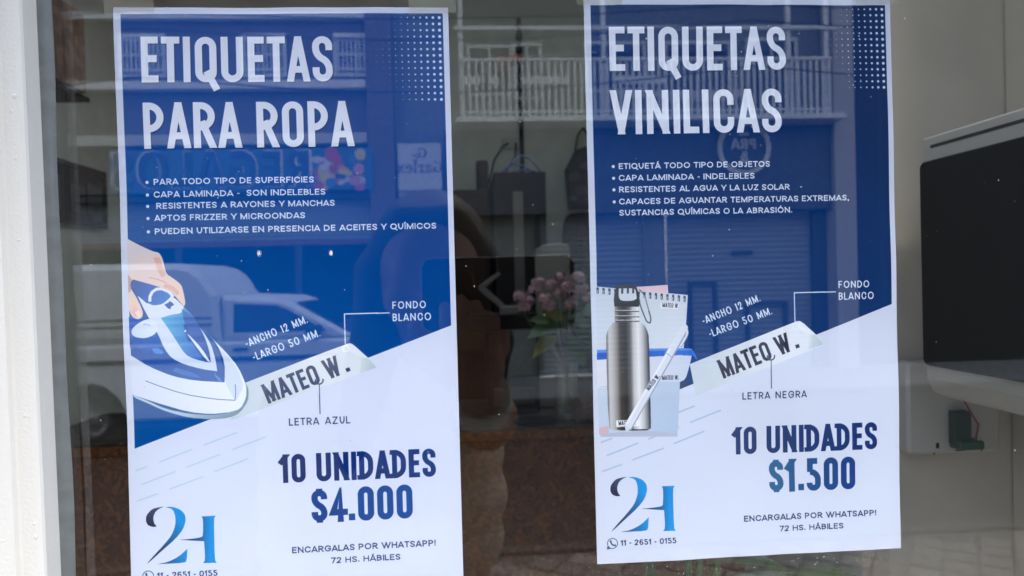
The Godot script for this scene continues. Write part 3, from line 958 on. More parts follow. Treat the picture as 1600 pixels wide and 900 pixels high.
func leaf(st: SurfaceTool, base: Vector3, dir: Vector3, up: Vector3, l: float, w: float, bend: float) -> void:
	var side := dir.cross(up).normalized()
	var rows := []
	for i in 6:
		var t := i / 5.0
		var c := base + dir * l * t - up * bend * l * t * t
		var h := w * sin(PI * pow(t, 0.75)) * 0.5
		rows.append([c - side * h + up * h * 0.25, c, c + side * h + up * h * 0.25])
	for i in 5:
		for k in 2:
			quad(st, rows[i][k], rows[i + 1][k], rows[i + 1][k + 1], rows[i][k + 1], 1)

func plant(label: String, at: Vector3, tall: float, n: int) -> void:
	var pl := thing("potted_plant", label, "plant", at, 0, "dark plants inside the window")
	var pot := begin()
	lathe(pot, [Vector2(0.001, 0.0), Vector2(0.045, 0.0), Vector2(0.06, 0.12), Vector2(0.066, 0.125), Vector2(0.066, 0.145), Vector2(0.057, 0.145), Vector2(0.054, 0.12), Vector2(0.001, 0.115)], 24)
	obj("pot", pot, mat("terracotta", Color(0.3, 0.14, 0.08), 0.8), pl)
	var pst := begin()
	for i in 5:
		var a := i * 1.3
		tube(pst, [Vector3(0, 0.1, 0), Vector3(cos(a) * 0.02, 0.12 + tall * 0.5, sin(a) * 0.02), Vector3(cos(a) * 0.04, 0.14 + tall, sin(a) * 0.03)], 0.003, 6)
	obj("stem", pst, mats["stem_green"], pl)
	for i in n:
		var a := i * 2.4
		var lf := begin()
		var y := 0.17 + tall * i / n
		leaf(lf, Vector3(cos(a) * 0.02, y, sin(a) * 0.02), Vector3(cos(a), rng.randf_range(0.1, 0.7), sin(a) * 0.6).normalized(), Vector3.UP, rng.randf_range(0.05, 0.085), rng.randf_range(0.028, 0.042), rng.randf_range(0.1, 0.5))
		obj("leaf", lf, mat("dark_leaf", Color(0.025, 0.06, 0.02), 0.35), pl)

func counter_things() -> void:
	var c := thing("counter", "service counter with a chipboard front, carrying the flower vase", "counter", Vector3(-0.3, 0.011, -2.2))
	var o := -c.position
	var osb := StandardMaterial3D.new()
	osb.resource_name = "chipboard"
	osb.albedo_texture = osb_texture()
	osb.uv1_triplanar = true; osb.uv1_world_triplanar = true
	osb.uv1_scale = Vector3.ONE * 2.2
	osb.roughness = 0.7
	obj("front_panel", bx(o + Vector3(-1.35, 0.012, -1.97), o + Vector3(0.9, 1.045, -1.95), 0.002), osb, c)
	obj("top", bx(o + Vector3(-1.358, 1.046, -2.5), o + Vector3(0.92, 1.085, -1.915), 0.004), mat("counter_top", Color(0.09, 0.075, 0.06), 0.45, 0, 0.3, 3), c)
	mats["counter_top"].metallic_specular = 0.2
	obj("edge_strip", bx(o + Vector3(-1.358, 1.05, -1.9145), o + Vector3(0.92, 1.078, -1.911)), osb, c)
	var black := mat("black_plastic", Color(0.010, 0.010, 0.011), 0.8)
	black.metallic_specular = 0.2
	var grey := mat("grey_plastic", Color(0.22, 0.22, 0.22), 0.5)
	# vase with its flowers
	var v := thing("glass_vase", "clear glass vase holding pink flowers on the counter", "vase", Vector3(0.345, 1.0855, -2.06))
	var g := StandardMaterial3D.new()
	g.resource_name = "vase_glass"
	g.albedo_color = Color(0.92, 0.96, 0.95, 0.12)
	g.transparency = BaseMaterial3D.TRANSPARENCY_ALPHA
	g.roughness = 0.02
	var st := begin()
	lathe(st, [Vector2(0.001, 0.0), Vector2(0.034, 0.0), Vector2(0.037, 0.006), Vector2(0.036, 0.08), Vector2(0.040, 0.17), Vector2(0.047, 0.235), Vector2(0.0445, 0.235), Vector2(0.0375, 0.17), Vector2(0.0335, 0.08), Vector2(0.033, 0.014), Vector2(0.001, 0.012)], 28)
	obj("bowl", st, g, v)
	var bq := thing("flower_bouquet", "bunch of pink flowers with broad green leaves standing in the vase", "flowers", Vector3(0.345, 1.1, -2.06))
	var stem := begin()
	var leaves := begin()
	var yellow := begin()
	var petals := [begin(), begin()]
	for i in 13:
		var a := TAU * i / 13.0 + rng.randf_range(-0.2, 0.2)
		var tip := Vector3(cos(a) * rng.randf_range(0.03, 0.13) - 0.04, rng.randf_range(0.34, 0.40), sin(a) * rng.randf_range(0.02, 0.08))
		tube(stem, [Vector3(-tip.x * 0.15, 0.0, -tip.z * 0.15), Vector3(tip.x * 0.12, 0.16, tip.z * 0.12), tip * Vector3(0.6, 0.72, 0.6), tip], 0.0025, 6)
	obj("stem", stem, mat("stem_green", Color(0.05, 0.10, 0.03), 0.6), bq)
	for q in [[-0.155, 0.395], [-0.125, 0.375], [-0.10, 0.41], [-0.075, 0.385], [-0.05, 0.43], [-0.025, 0.40], [0.0, 0.425], [0.025, 0.395], [0.05, 0.415], [-0.14, 0.36], [-0.06, 0.36], [0.01, 0.365], [0.07, 0.385], [-0.09, 0.435], [-0.01, 0.45], [0.04, 0.45]]:
		var hd := begin()
		var cen := Vector3(q[0], q[1], rng.randf_range(-0.02, 0.07))
		for k in 46:
			var d := Vector3(rng.randf_range(-1, 1), rng.randf_range(-0.5, 1), rng.randf_range(-1, 1)).normalized()
			var at := cen + d * rng.randf_range(0.012, 0.024) * Vector3(1, 0.8, 1)
			var s1 := d.cross(Vector3(0.3, 1, 0.2)).normalized().rotated(d, rng.randf() * TAU)
			for m in 3:
				leaf(hd, at, (s1.rotated(d, m * TAU / 3) + d * 0.5).normalized(), d, rng.randf_range(0.008, 0.012), 0.008, 0.25)
		obj("flower_head", hd, mat(["petal_a", "petal_b"][rng.randi() % 2], [Color(0.58, 0.38, 0.42), Color(0.66, 0.49, 0.50)][rng.randi() % 2], 0.6), bq)
	var lm := mat("leaf_green", Color(0.06, 0.14, 0.025), 0.45)
	var ym := mat("leaf_yellow", Color(0.24, 0.27, 0.03), 0.45)
	for q in [[-0.02, 0.30, -0.9, -0.15, 0.13, 0.07, 0], [0.0, 0.31, 0.9, 0.05, 0.14, 0.08, 0], [0.03, 0.28, 0.7, -0.4, 0.13, 0.07, 0], [0.01, 0.26, 0.3, -0.6, 0.12, 0.07, 0], [-0.03, 0.27, -0.8, -0.5, 0.125, 0.055, 1], [-0.01, 0.32, -0.5, 0.2, 0.10, 0.06, 1], [0.05, 0.33, 0.8, 0.3, 0.12, 0.07, 0], [0.03, 0.25, 1.0, -0.3, 0.12, 0.07, 0], [0.0, 0.33, 0.1, 0.2, 0.1, 0.07, 0], [-0.04, 0.31, -0.9, 0.2, 0.09, 0.05, 0], [0.05, 0.27, 0.9, -0.7, 0.13, 0.06, 0]]:
		var lf := begin()
		leaf(lf, Vector3(q[0], q[1], 0.02), Vector3(q[2], q[3], rng.randf_range(0.2, 0.6)).normalized(), Vector3(0, 0.7, 0.7), q[4], q[5], 0.25)
		obj("leaf", lf, ym if q[6] else lm, bq)
	# black till behind the vase
	var t := thing("till", "black till with a flat wide lid on the counter left of the vase", "till", Vector3(0.175, 1.0855, -2.22))
	obj("body", bx(Vector3(-0.09, 0.0, -0.12), Vector3(0.09, 0.285, 0.06), 0.008), black, t)
	obj("lid", bx(Vector3(-0.15, 0.287, -0.13), Vector3(0.10, 0.345, 0.09), 0.01), black, t)
	obj("drawer_front", bx(Vector3(-0.07, 0.03, 0.061), Vector3(0.07, 0.09, 0.067), 0.002), mat("dark_grey", Color(0.03, 0.03, 0.032), 0.4), t)
	# bent white stand on the till
	var s := thing("bracket_stand", "bent white plastic stand lying on the black till lid", "stand", Vector3(0.115, 1.4315, -2.16))
	var br := begin()
	prism(br, PackedVector2Array([Vector2(0.045, 0.0), Vector2(-0.05, 0.085), Vector2(-0.052, 0.098), Vector2(0.015, 0.146), Vector2(0.024, 0.137), Vector2(-0.03, 0.095), Vector2(0.07, 0.0)]), -0.025, 0.025, Transform3D.IDENTITY, 0.002)
	obj("arm", br, mat("stand_grey", Color(0.15, 0.15, 0.14), 0.6), s)
	var ft := bx(Vector3(0.02, 0.0, -0.03), Vector3(0.085, 0.028, 0.03), 0.004)
	obj("foot", ft, mats["stand_grey"], s)
	# round mat, metal tray and rolled cloth by the vase
	var md := begin()
	lathe(md, [Vector2(0.0005, 0), Vector2(0.068, 0), Vector2(0.072, 0.004), Vector2(0.068, 0.008), Vector2(0.0005, 0.007)], 36)
	var mo := obj("round_mat", md, black)
	mo.position = Vector3(0.232, 1.0855, -2.0)
	tag(mo, "flat round black mat on the counter in front of the till", "mat")
	var tr := thing("metal_tray", "small shiny metal tray on the counter right behind the vase", "tray", Vector3(0.36, 1.0855, -2.32))
	obj("base", bx(Vector3(-0.11, 0, -0.06), Vector3(0.11, 0.1, 0.06), 0.006), mat("steel", Color(0.5, 0.5, 0.5), 0.3, 0.9), tr)
	obj("rim", bx(Vector3(-0.115, 0.101, -0.065), Vector3(0.115, 0.115, 0.065), 0.004), mat("bright_steel", Color(0.4, 0.4, 0.4), 0.45, 0.9), tr)
	var rl := begin()
	tube(rl, [Vector3(-0.07, 0.042, 0.02), Vector3(0.0, 0.041, 0.0), Vector3(0.09, 0.04, -0.01)], [0.040, 0.042, 0.039], 18)
	var ro := obj("cloth_roll", rl, mat("pink_grey_cloth", Color(0.42, 0.33, 0.32), 0.9, 0, 0.3, 20, 0.3))
	ro.position = Vector3(0.435, 1.0855, -1.99)
	tag(ro, "rolled pinkish grey cloth lying right of the vase foot", "cloth")
	# pale board behind the flowers
	var pb := thing("pale_board", "pale board with rounded top corners standing behind the flowers", "board", Vector3(0.35, 1.0855, -2.4))
	var pbm := begin()
	prism(pbm, PackedVector2Array([Vector2(-0.065, 0), Vector2(-0.065, 0.575), Vector2(-0.03, 0.592), Vector2(0.03, 0.598), Vector2(0.06, 0.592), Vector2(0.065, 0.58), Vector2(0.065, 0)]), -0.012, 0.012, Transform3D.IDENTITY, 0.003)
	obj("panel", pbm, mat("pale_board", Color(0.26, 0.26, 0.225), 0.6), pb)
	obj("foot", bx(Vector3(-0.06, 0, -0.05), Vector3(0.06, 0.012, 0.05), 0.002), grey, pb)
	# dark plants on the shelf by the glass
	plant("small dark potted plant below the right corner of the bottle poster", Vector3(0.365, 0.85, -0.2), 0.27, 26)
	plant("taller dark potted plant behind the left edge of the bottle poster", Vector3(0.175, 0.85, -0.22), 0.42, 34)
	# shelf inside below the glass that carries the plant
	var sh := obj("window_shelf", bx(Vector3(-0.19, 0.82, -0.305), Vector3(0.534, 0.8499, -0.052), 0.003), mat("white_board", Color(0.5, 0.5, 0.48), 0.5))
	tag(sh, "white shelf inside along the foot of the shop window", "shelf")

# ---------------------------------------------------------------- inside: along the walls
func wall_things() -> void:
	var black: Material = mats["black_plastic"]
	# cupboards and box at the back
	var cb := thing("dark_cupboard", "low dark cupboard at the back wall, left of the tall one", "cupboard", Vector3(-0.05, 0.011, -3.2))
	obj("carcass", bx(Vector3(-0.45, 0, -0.2), Vector3(0.2, 1.955, 0.2), 0.004), mat("dark_wood", Color(0.014, 0.011, 0.009), 0.8), cb)
	mats["dark_wood"].metallic_specular = 0.08
	for k in 2:
		obj("door", bx(Vector3(-0.44 + 0.32 * k, 0.06, 0.201), Vector3(-0.13 + 0.32 * k, 1.94, 0.218), 0.003), mats["dark_wood"], cb)
	var cc := thing("tall_cupboard", "tall black cupboard with a pale upright strip, at the back wall", "cupboard", Vector3(0.272, 0.011, -3.15))
	obj("carcass", bx(Vector3(-0.112, 0, -0.25), Vector3(0.122, 2.02, 0.24), 0.004), black, cc)
	obj("pale_strip", bx(Vector3(-0.03, 0.1, 0.241), Vector3(0.016, 1.93, 0.25), 0.003), mat("strip_grey", Color(0.06, 0.062, 0.056), 0.6), cc)
	obj("handle", bx(Vector3(0.04, 1.0, 0.241), Vector3(0.05, 1.15, 0.262), 0.003), mat("steel", Color(0.5, 0.5, 0.5)), cc)
	var cy := thing("black_canister", "black round canister standing on the low dark cupboard", "canister", Vector3(0.115, 1.966, -3.05))
	var st := begin()
	lathe(st, [Vector2(0.0005, 0), Vector2(0.028, 0), Vector2(0.030, 0.004), Vector2(0.030, 0.125), Vector2(0.026, 0.138), Vector2(0.0005, 0.14)], 24)
	obj("body", st, black, cy)
	var cd := begin()
	for q in [[-0.03, 0.0], [0.02, 0.03], [0.05, -0.02]]:
		var pts := []
		for i in 13:
			var t := i / 12.0
			pts.append(Vector3(-0.06 + t * 0.16 + q[0] * 0.5, 0.008 + sin(t * PI) * (0.05 + q[1]), q[1] * 2 + 0.02 * sin(t * 9.0)))
		tube(cd, pts, 0.0045, 6)
	var co := obj("blue_cable", cd, mat("blue_cable", Color(0.03, 0.06, 0.16), 0.5))
	co.position = Vector3(0.27, 2.03, -3.05)
	tag(co, "coil of blue cable lying on top of the tall black cupboard", "cable")
	var so := thing("wall_socket", "pale wall socket with two leads above the black canister", "socket", Vector3(0.285, 2.25, -3.42))
	obj("plate", bx(Vector3(-0.055, -0.03, 0), Vector3(0.055, 0.03, 0.012), 0.003), mat("off_white", Color(0.5, 0.5, 0.47)), so)
	var le := begin()
	tube(le, [Vector3(-0.02, 0, 0.012), Vector3(-0.05, -0.02, 0.05), Vector3(-0.10, -0.10, 0.08), Vector3(-0.13, -0.22, 0.12)], 0.005, 6)
	tube(le, [Vector3(0.02, 0, 0.012), Vector3(0.01, -0.08, 0.06), Vector3(-0.04, -0.15, 0.1), Vector3(-0.06, -0.22, 0.14)], 0.005, 6)
	obj("lead", le, black, so)
	var rl := thing("shelf_upright", "dark slotted upright screwed to the back wall above the cupboards", "upright", Vector3(0.334, 1.95, -3.42))
	obj("rail", bx(Vector3(-0.011, 0.06, 0), Vector3(0.011, 0.94, 0.02), 0.002), black, rl)
	for k in 6:
		obj("bracket", bx(Vector3(-0.018, 0.5 + 0.065 * k, 0.0201), Vector3(0.014, 0.53 + 0.065 * k, 0.04), 0.002), black, rl)
	# coat and patterned bag on hooks
	var ct := thing("hanging_coat", "dark brown coat hanging on the back wall right of the cupboards", "coat", Vector3(0.6, 1.42, -3.41))
	var cst := begin()
	nets(cst, [[Vector3(-0.02, 0.42, 0.05), Vector3(0.12, 0.42, 0.05), 0.04, 0.04], [Vector3(-0.03, 0.38, 0.05), Vector3(-0.08, -0.3, 0.06), 0.045, 0.05], [Vector3(0.05, 0.4, 0.06), Vector3(0.04, -0.32, 0.07), 0.06, 0.07], [Vector3(0.13, 0.38, 0.05), Vector3(0.18, -0.3, 0.06), 0.045, 0.05]], 0.015, 0.03)
	obj("cloth", cst, mat("coat_brown", Color(0.03, 0.021, 0.018), 0.9, 0, 0.4, 6, 0.4), ct)
	var bg := thing("hanging_bag", "dark patterned bag hanging above the brown coat", "bag", Vector3(0.62, 1.9, -3.40))
	var bst := begin()
	prism(bst, PackedVector2Array([Vector2(-0.06, 0.0), Vector2(-0.075, 0.2), Vector2(-0.02, 0.3), Vector2(0.08, 0.33), Vector2(0.12, 0.2), Vector2(0.1, 0.0)]), 0.0, 0.09, Transform3D.IDENTITY, 0.02)
	obj("body", bst, mat("bag_dark", Color(0.02, 0.02, 0.02), 0.7), bg)
	for q in [[-0.03, 0.16, 0.03, Color(0.07, 0.06, 0.02)], [0.02, 0.21, 0.025, Color(0.06, 0.06, 0.055)], [0.0, 0.09, 0.035, Color(0.05, 0.045, 0.04)], [-0.04, 0.05, 0.02, Color(0.09, 0.09, 0.085)], [0.05, 0.14, 0.03, Color(0.04, 0.03, 0.02)]]:
		var pt := begin()
		prism(pt, PackedVector2Array(arc_poly(Vector2(q[0], q[1]), Vector2(q[2], q[2] * 0.8), 0, 330, 11)), 0.091, 0.094)
		obj("patch", pt, mat("patch%s" % q[3].to_html(), q[3], 0.7), bg)
	var str := begin()
	tube(str, [Vector3(-0.02, 0.29, 0.045), Vector3(0.0, 0.38, 0.02), Vector3(0.03, 0.42, 0.01), Vector3(0.06, 0.38, 0.02), Vector3(0.07, 0.31, 0.045)], 0.006, 6)
	obj("strap", str, mats["bag_dark"], bg)
	# wooden wall cabinet on the left wall
	var wc := thing("wooden_wall_cabinet", "small brown wooden cabinet hung high on the left wall", "cabinet", Vector3(-1.361, 2.18, -1.83))
	var wood := mat("warm_wood", Color(0.40, 0.20, 0.09), 0.5, 0, 0.3, 3)
	obj("carcass", bx(Vector3(0, 0, -0.3), Vector3(0.148, 0.28, 0.3), 0.003), wood, wc)
	for k in 2:
		obj("door", bx(Vector3(0.149, 0.012, -0.294 + 0.298 * k), Vector3(0.163, 0.268, -0.004 + 0.298 * k), 0.003), wood, wc)
	obj("lower_ledge", bx(Vector3(0, -0.015, -0.305), Vector3(0.168, -0.0005, 0.305), 0.002), mat("dark_wood", Color(0.022, 0.017, 0.014)), wc)
	# framed board on the left wall
	var fb := thing("framed_board", "dark framed picture board on the left wall below the cabinet", "picture", Vector3(-1.361, 1.785, -2.27))
	obj("backing", bx(Vector3(0, 0, -0.27), Vector3(0.012, 0.21, 0.27), 0.002), black, fb)
	var fr := begin()
	box(fr, Vector3(0.0121, 0.195, -0.28), Vector3(0.024, 0.215, 0.28), 0.003)
	box(fr, Vector3(0.0121, -0.005, -0.28), Vector3(0.024, 0.013, 0.28), 0.003)
	box(fr, Vector3(0.0121, 0.0135, -0.28), Vector3(0.024, 0.1945, -0.265), 0.003)
	box(fr, Vector3(0.0121, 0.0135, 0.265), Vector3(0.024, 0.1945, 0.28), 0.003)
	obj("frame", fr, black, fb)
	for q in [[-0.2, 0.1, 0.055, Color(0.12, 0.12, 0.12)], [-0.22, 0.05, 0.03, Color(0.09, 0.05, 0.03)], [-0.08, 0.09, 0.05, Color(0.08, 0.07, 0.075)], [0.1, 0.1, 0.06, Color(0.07, 0.065, 0.06)]]:
		var pt := begin()
		box(pt, Vector3(0.0122, q[1] - q[2], q[0] - q[2]), Vector3(0.015, q[1] + q[2], q[0] + q[2]), 0.0008)
		obj("print", pt, mat("print%s" % q[3].to_html(), q[3], 0.6, 0, 0.5, 20), fb)
	# towel dispenser on the side wall
	var dp := thing("towel_dispenser", "white wall dispenser with a large black front, right of the posters", "dispenser", Vector3(0.534, 1.55, -0.15))
	var shell := mat("dispenser_white", Color(0.49, 0.48, 0.45), 0.5)
	# section seen along z: back at the wall, rounded nose at the bottom
	var side := func(y0: float, y1: float, x0: float, r: float) -> PackedVector2Array:
		var p := [Vector2(0, y0), Vector2(0, y1)]
		p += [Vector2(x0 + 0.002, y1), Vector2(x0 + 0.0006, y1 - 0.0008), Vector2(x0, y1 - 0.002)]
		p += [Vector2(x0, y0 + r), Vector2(x0 + r * 0.3, y0 + r * 0.3), Vector2(x0 + r, y0)]
		return PackedVector2Array(p)
	var body := begin()
	prism(body, side.call(-0.112, 0.113, -0.132, 0.018), -0.088, 0.09, Transform3D.IDENTITY, 0.0022)
	obj("shell", body, shell, dp)
	# black front set proud of the shell on the face that looks left
	var front := begin()
	prism(front, round_rect(Vector2(-0.087, -0.083), Vector2(0.085, 0.092), 0.006), 0.1321, 0.1352, Transform3D(Basis(Vector3(0, 0, 1), Vector3.UP, Vector3(-1, 0, 0)), Vector3.ZERO), 0.001)
	obj("black_front", front, mat("black_gloss", Color(0.006, 0.007, 0.007), 0.3), dp)
	mats["black_gloss"].metallic_specular = 0.25
	obj("lid_seam", bx(Vector3(-0.1327, 0.1025, -0.075), Vector3(-0.1305, 0.1050, 0.085)), mat("dark_grey", Color(0.03, 0.03, 0.032)), dp)
	# junction plate with a green terminal on the partition
	var jp := thing("junction_plate", "white plate with a green wire terminal below the black dispenser", "junction box", Vector3(0.463, 1.42, -0.309))
	var jm := begin()
	prism(jm, round_rect(Vector2(-0.046, -0.0455), Vector2(0.046, 0.0435), 0.006), 0.0, 0.02, Transform3D.IDENTITY, 0.003)
	obj("plate", jm, mat("plate_white", Color(0.42, 0.41, 0.375), 0.5), jp)
	obj("terminal", bx(Vector3(-0.007, -0.036, 0.0205), Vector3(0.010, -0.004, 0.030), 0.001), mat("terminal_green", Color(0.004, 0.028, 0.013), 0.5), jp)
	obj("terminal_foot", bx(Vector3(-0.006, -0.039, 0.0205), Vector3(0.018, -0.031, 0.036), 0.001), mat("terminal_light_green", Color(0.008, 0.06, 0.025), 0.5), jp)
	for q in [[0.004, Color(0.2, 0.03, 0.02), "red_wire"], [0.007, Color(0.4, 0.38, 0.35), "white_wire"]]:
		var wr := begin()
		tube(wr, [Vector3(q[0] - 0.005, 0.012, 0.030), Vector3(q[0] + 0.002, -0.002, 0.032), Vector3(q[0] + 0.010, -0.016, 0.033), Vector3(q[0] + 0.007, -0.032, 0.032)], 0.0009, 6)
		obj("wire", wr, mat(q[2], q[1], 0.5), jp)
	for q in [[-0.0175, -0.037, 0.0028, 0.005], [0.02, -0.034, 0.006, 0.0012], [-0.021, -0.0445, 0.001, 0.002], [0.026, -0.043, 0.001, 0.002], [0.004, -0.0425, 0.008, 0.001]]:
		obj("slot", bx(Vector3(q[0] - q[2] / 2, q[1] - q[3] / 2, 0.0201), Vector3(q[0] + q[2] / 2, q[1] + q[3] / 2, 0.0206)), black, jp)

# ---------------------------------------------------------------- specks on the outside of the glass
func specks() -> void:
	var st := begin()
	for i in 160:
		var x := rng.randf_range(-0.192, 0.3)
		var y := rng.randf_range(1.38, 1.71)
		var r := rng.randf_range(0.00008, 0.0003) * (1.6 if rng.randf() < 0.12 else 1.0)
		lathe(st, [Vector2(r, 0), Vector2(r * 0.7, r * 0.5), Vector2(0, r * 0.6)], 6, Vector3(x, y, 0.00001), Basis(Vector3.RIGHT, Vector3.BACK, Vector3.UP * rng.randf_range(0.7, 1.9)))
	# drops along the lower edge of the right poster
	for i in 70:
		var x := rng.randf_range(0.06, 0.27)
		var r := rng.randf_range(0.00008, 0.00028)
		lathe(st, [Vector2(r, 0), Vector2(r * 0.7, r * 0.5), Vector2(0, r * 0.6)], 6, Vector3(x, 1.4005 - rng.randf() * 0.006, 0.00001), Basis(Vector3.RIGHT, Vector3.BACK, Vector3.UP))
	var o := obj("dust", st, mat("dust", Color(0.48, 0.47, 0.45), 0.8), null, "stuff")
	tag(o, "pale specks of dust and dried drops on the outer glass", "dust")

# ---------------------------------------------------------------- the far side of the street, seen mirrored in the glass
func letters(s: String, font: String, size: float, depth: float, bold := false) -> TextMesh:
	var t := TextMesh.new()
	var f := SystemFont.new()
	f.font_names = PackedStringArray([font])
	if bold: f.font_weight = 700
	t.text = s
	t.font = f
	t.font_size = 64
	t.pixel_size = size / 46.0
	t.depth = depth
	return t

func facing_us(parent: Node, called: String, mesh: TextMesh, m: Material, at: Vector3, wide := 0.0) -> void:
	var o := obj(called, mesh, m, parent)
	if wide > 0.0: o.scale.x = wide / mesh.get_aabb().size.x
	o.position = at
	o.rotation.y = PI

func window_unit(b: Node, lo: Vector2, hi: Vector2, z: float, frame: Material, bars := 0) -> void:
	var pane := obj("window", bx(Vector3(lo.x, lo.y, z - 0.01), Vector3(hi.x, hi.y, z + 0.02)), mat("dark_glass", Color(0.03, 0.035, 0.04), 0.08), b)
	var f := begin()
	var t := 0.055
	box(f, Vector3(lo.x - t, lo.y - t, z - 0.05), Vector3(hi.x + t, lo.y, z), 0.004)
	box(f, Vector3(lo.x - t, hi.y, z - 0.05), Vector3(hi.x + t, hi.y + t, z), 0.004)
	box(f, Vector3(lo.x - t, lo.y, z - 0.05), Vector3(lo.x, hi.y, z), 0.004)
	box(f, Vector3(hi.x, lo.y, z - 0.05), Vector3(hi.x + t, hi.y, z), 0.004)
	box(f, Vector3((lo.x + hi.x) / 2 - 0.02, lo.y, z - 0.045), Vector3((lo.x + hi.x) / 2 + 0.02, hi.y, z - 0.011), 0.004)
	obj("frame", f, frame, pane)
	if bars:
		var g := begin()
		for i in bars:
			var x := lerpf(lo.x, hi.x, (i + 0.5) / bars)
			box(g, Vector3(x - 0.012, lo.y, z - 0.1), Vector3(x + 0.012, hi.y, z - 0.08))
		for y in [lo.y + 0.05, (lo.y + hi.y) / 2, hi.y - 0.05]:
			box(g, Vector3(lo.x - 0.05, y - 0.015, z - 0.079), Vector3(hi.x + 0.05, y + 0.015, z - 0.065))
		obj("grille", g, frame, pane)

func shutter(b: Node, lo: Vector2, hi: Vector2, z: float, m: Material, pitch: float) -> void:
	var st := begin()
	var y := lo.y
	while y < hi.y - 0.001:
		var p := [Vector2(z, y), Vector2(z - 0.018, y + pitch * 0.25), Vector2(z - 0.022, y + pitch * 0.6), Vector2(z - 0.004, y + pitch * 0.82), Vector2(z, y + pitch)]
		for i in 4:
			quad(st, Vector3(lo.x, p[i].y, p[i].x), Vector3(lo.x, p[i + 1].y, p[i + 1].x), Vector3(hi.x, p[i + 1].y, p[i + 1].x), Vector3(hi.x, p[i].y, p[i].x))
		y += pitch
	obj("shutter", st, m, b)

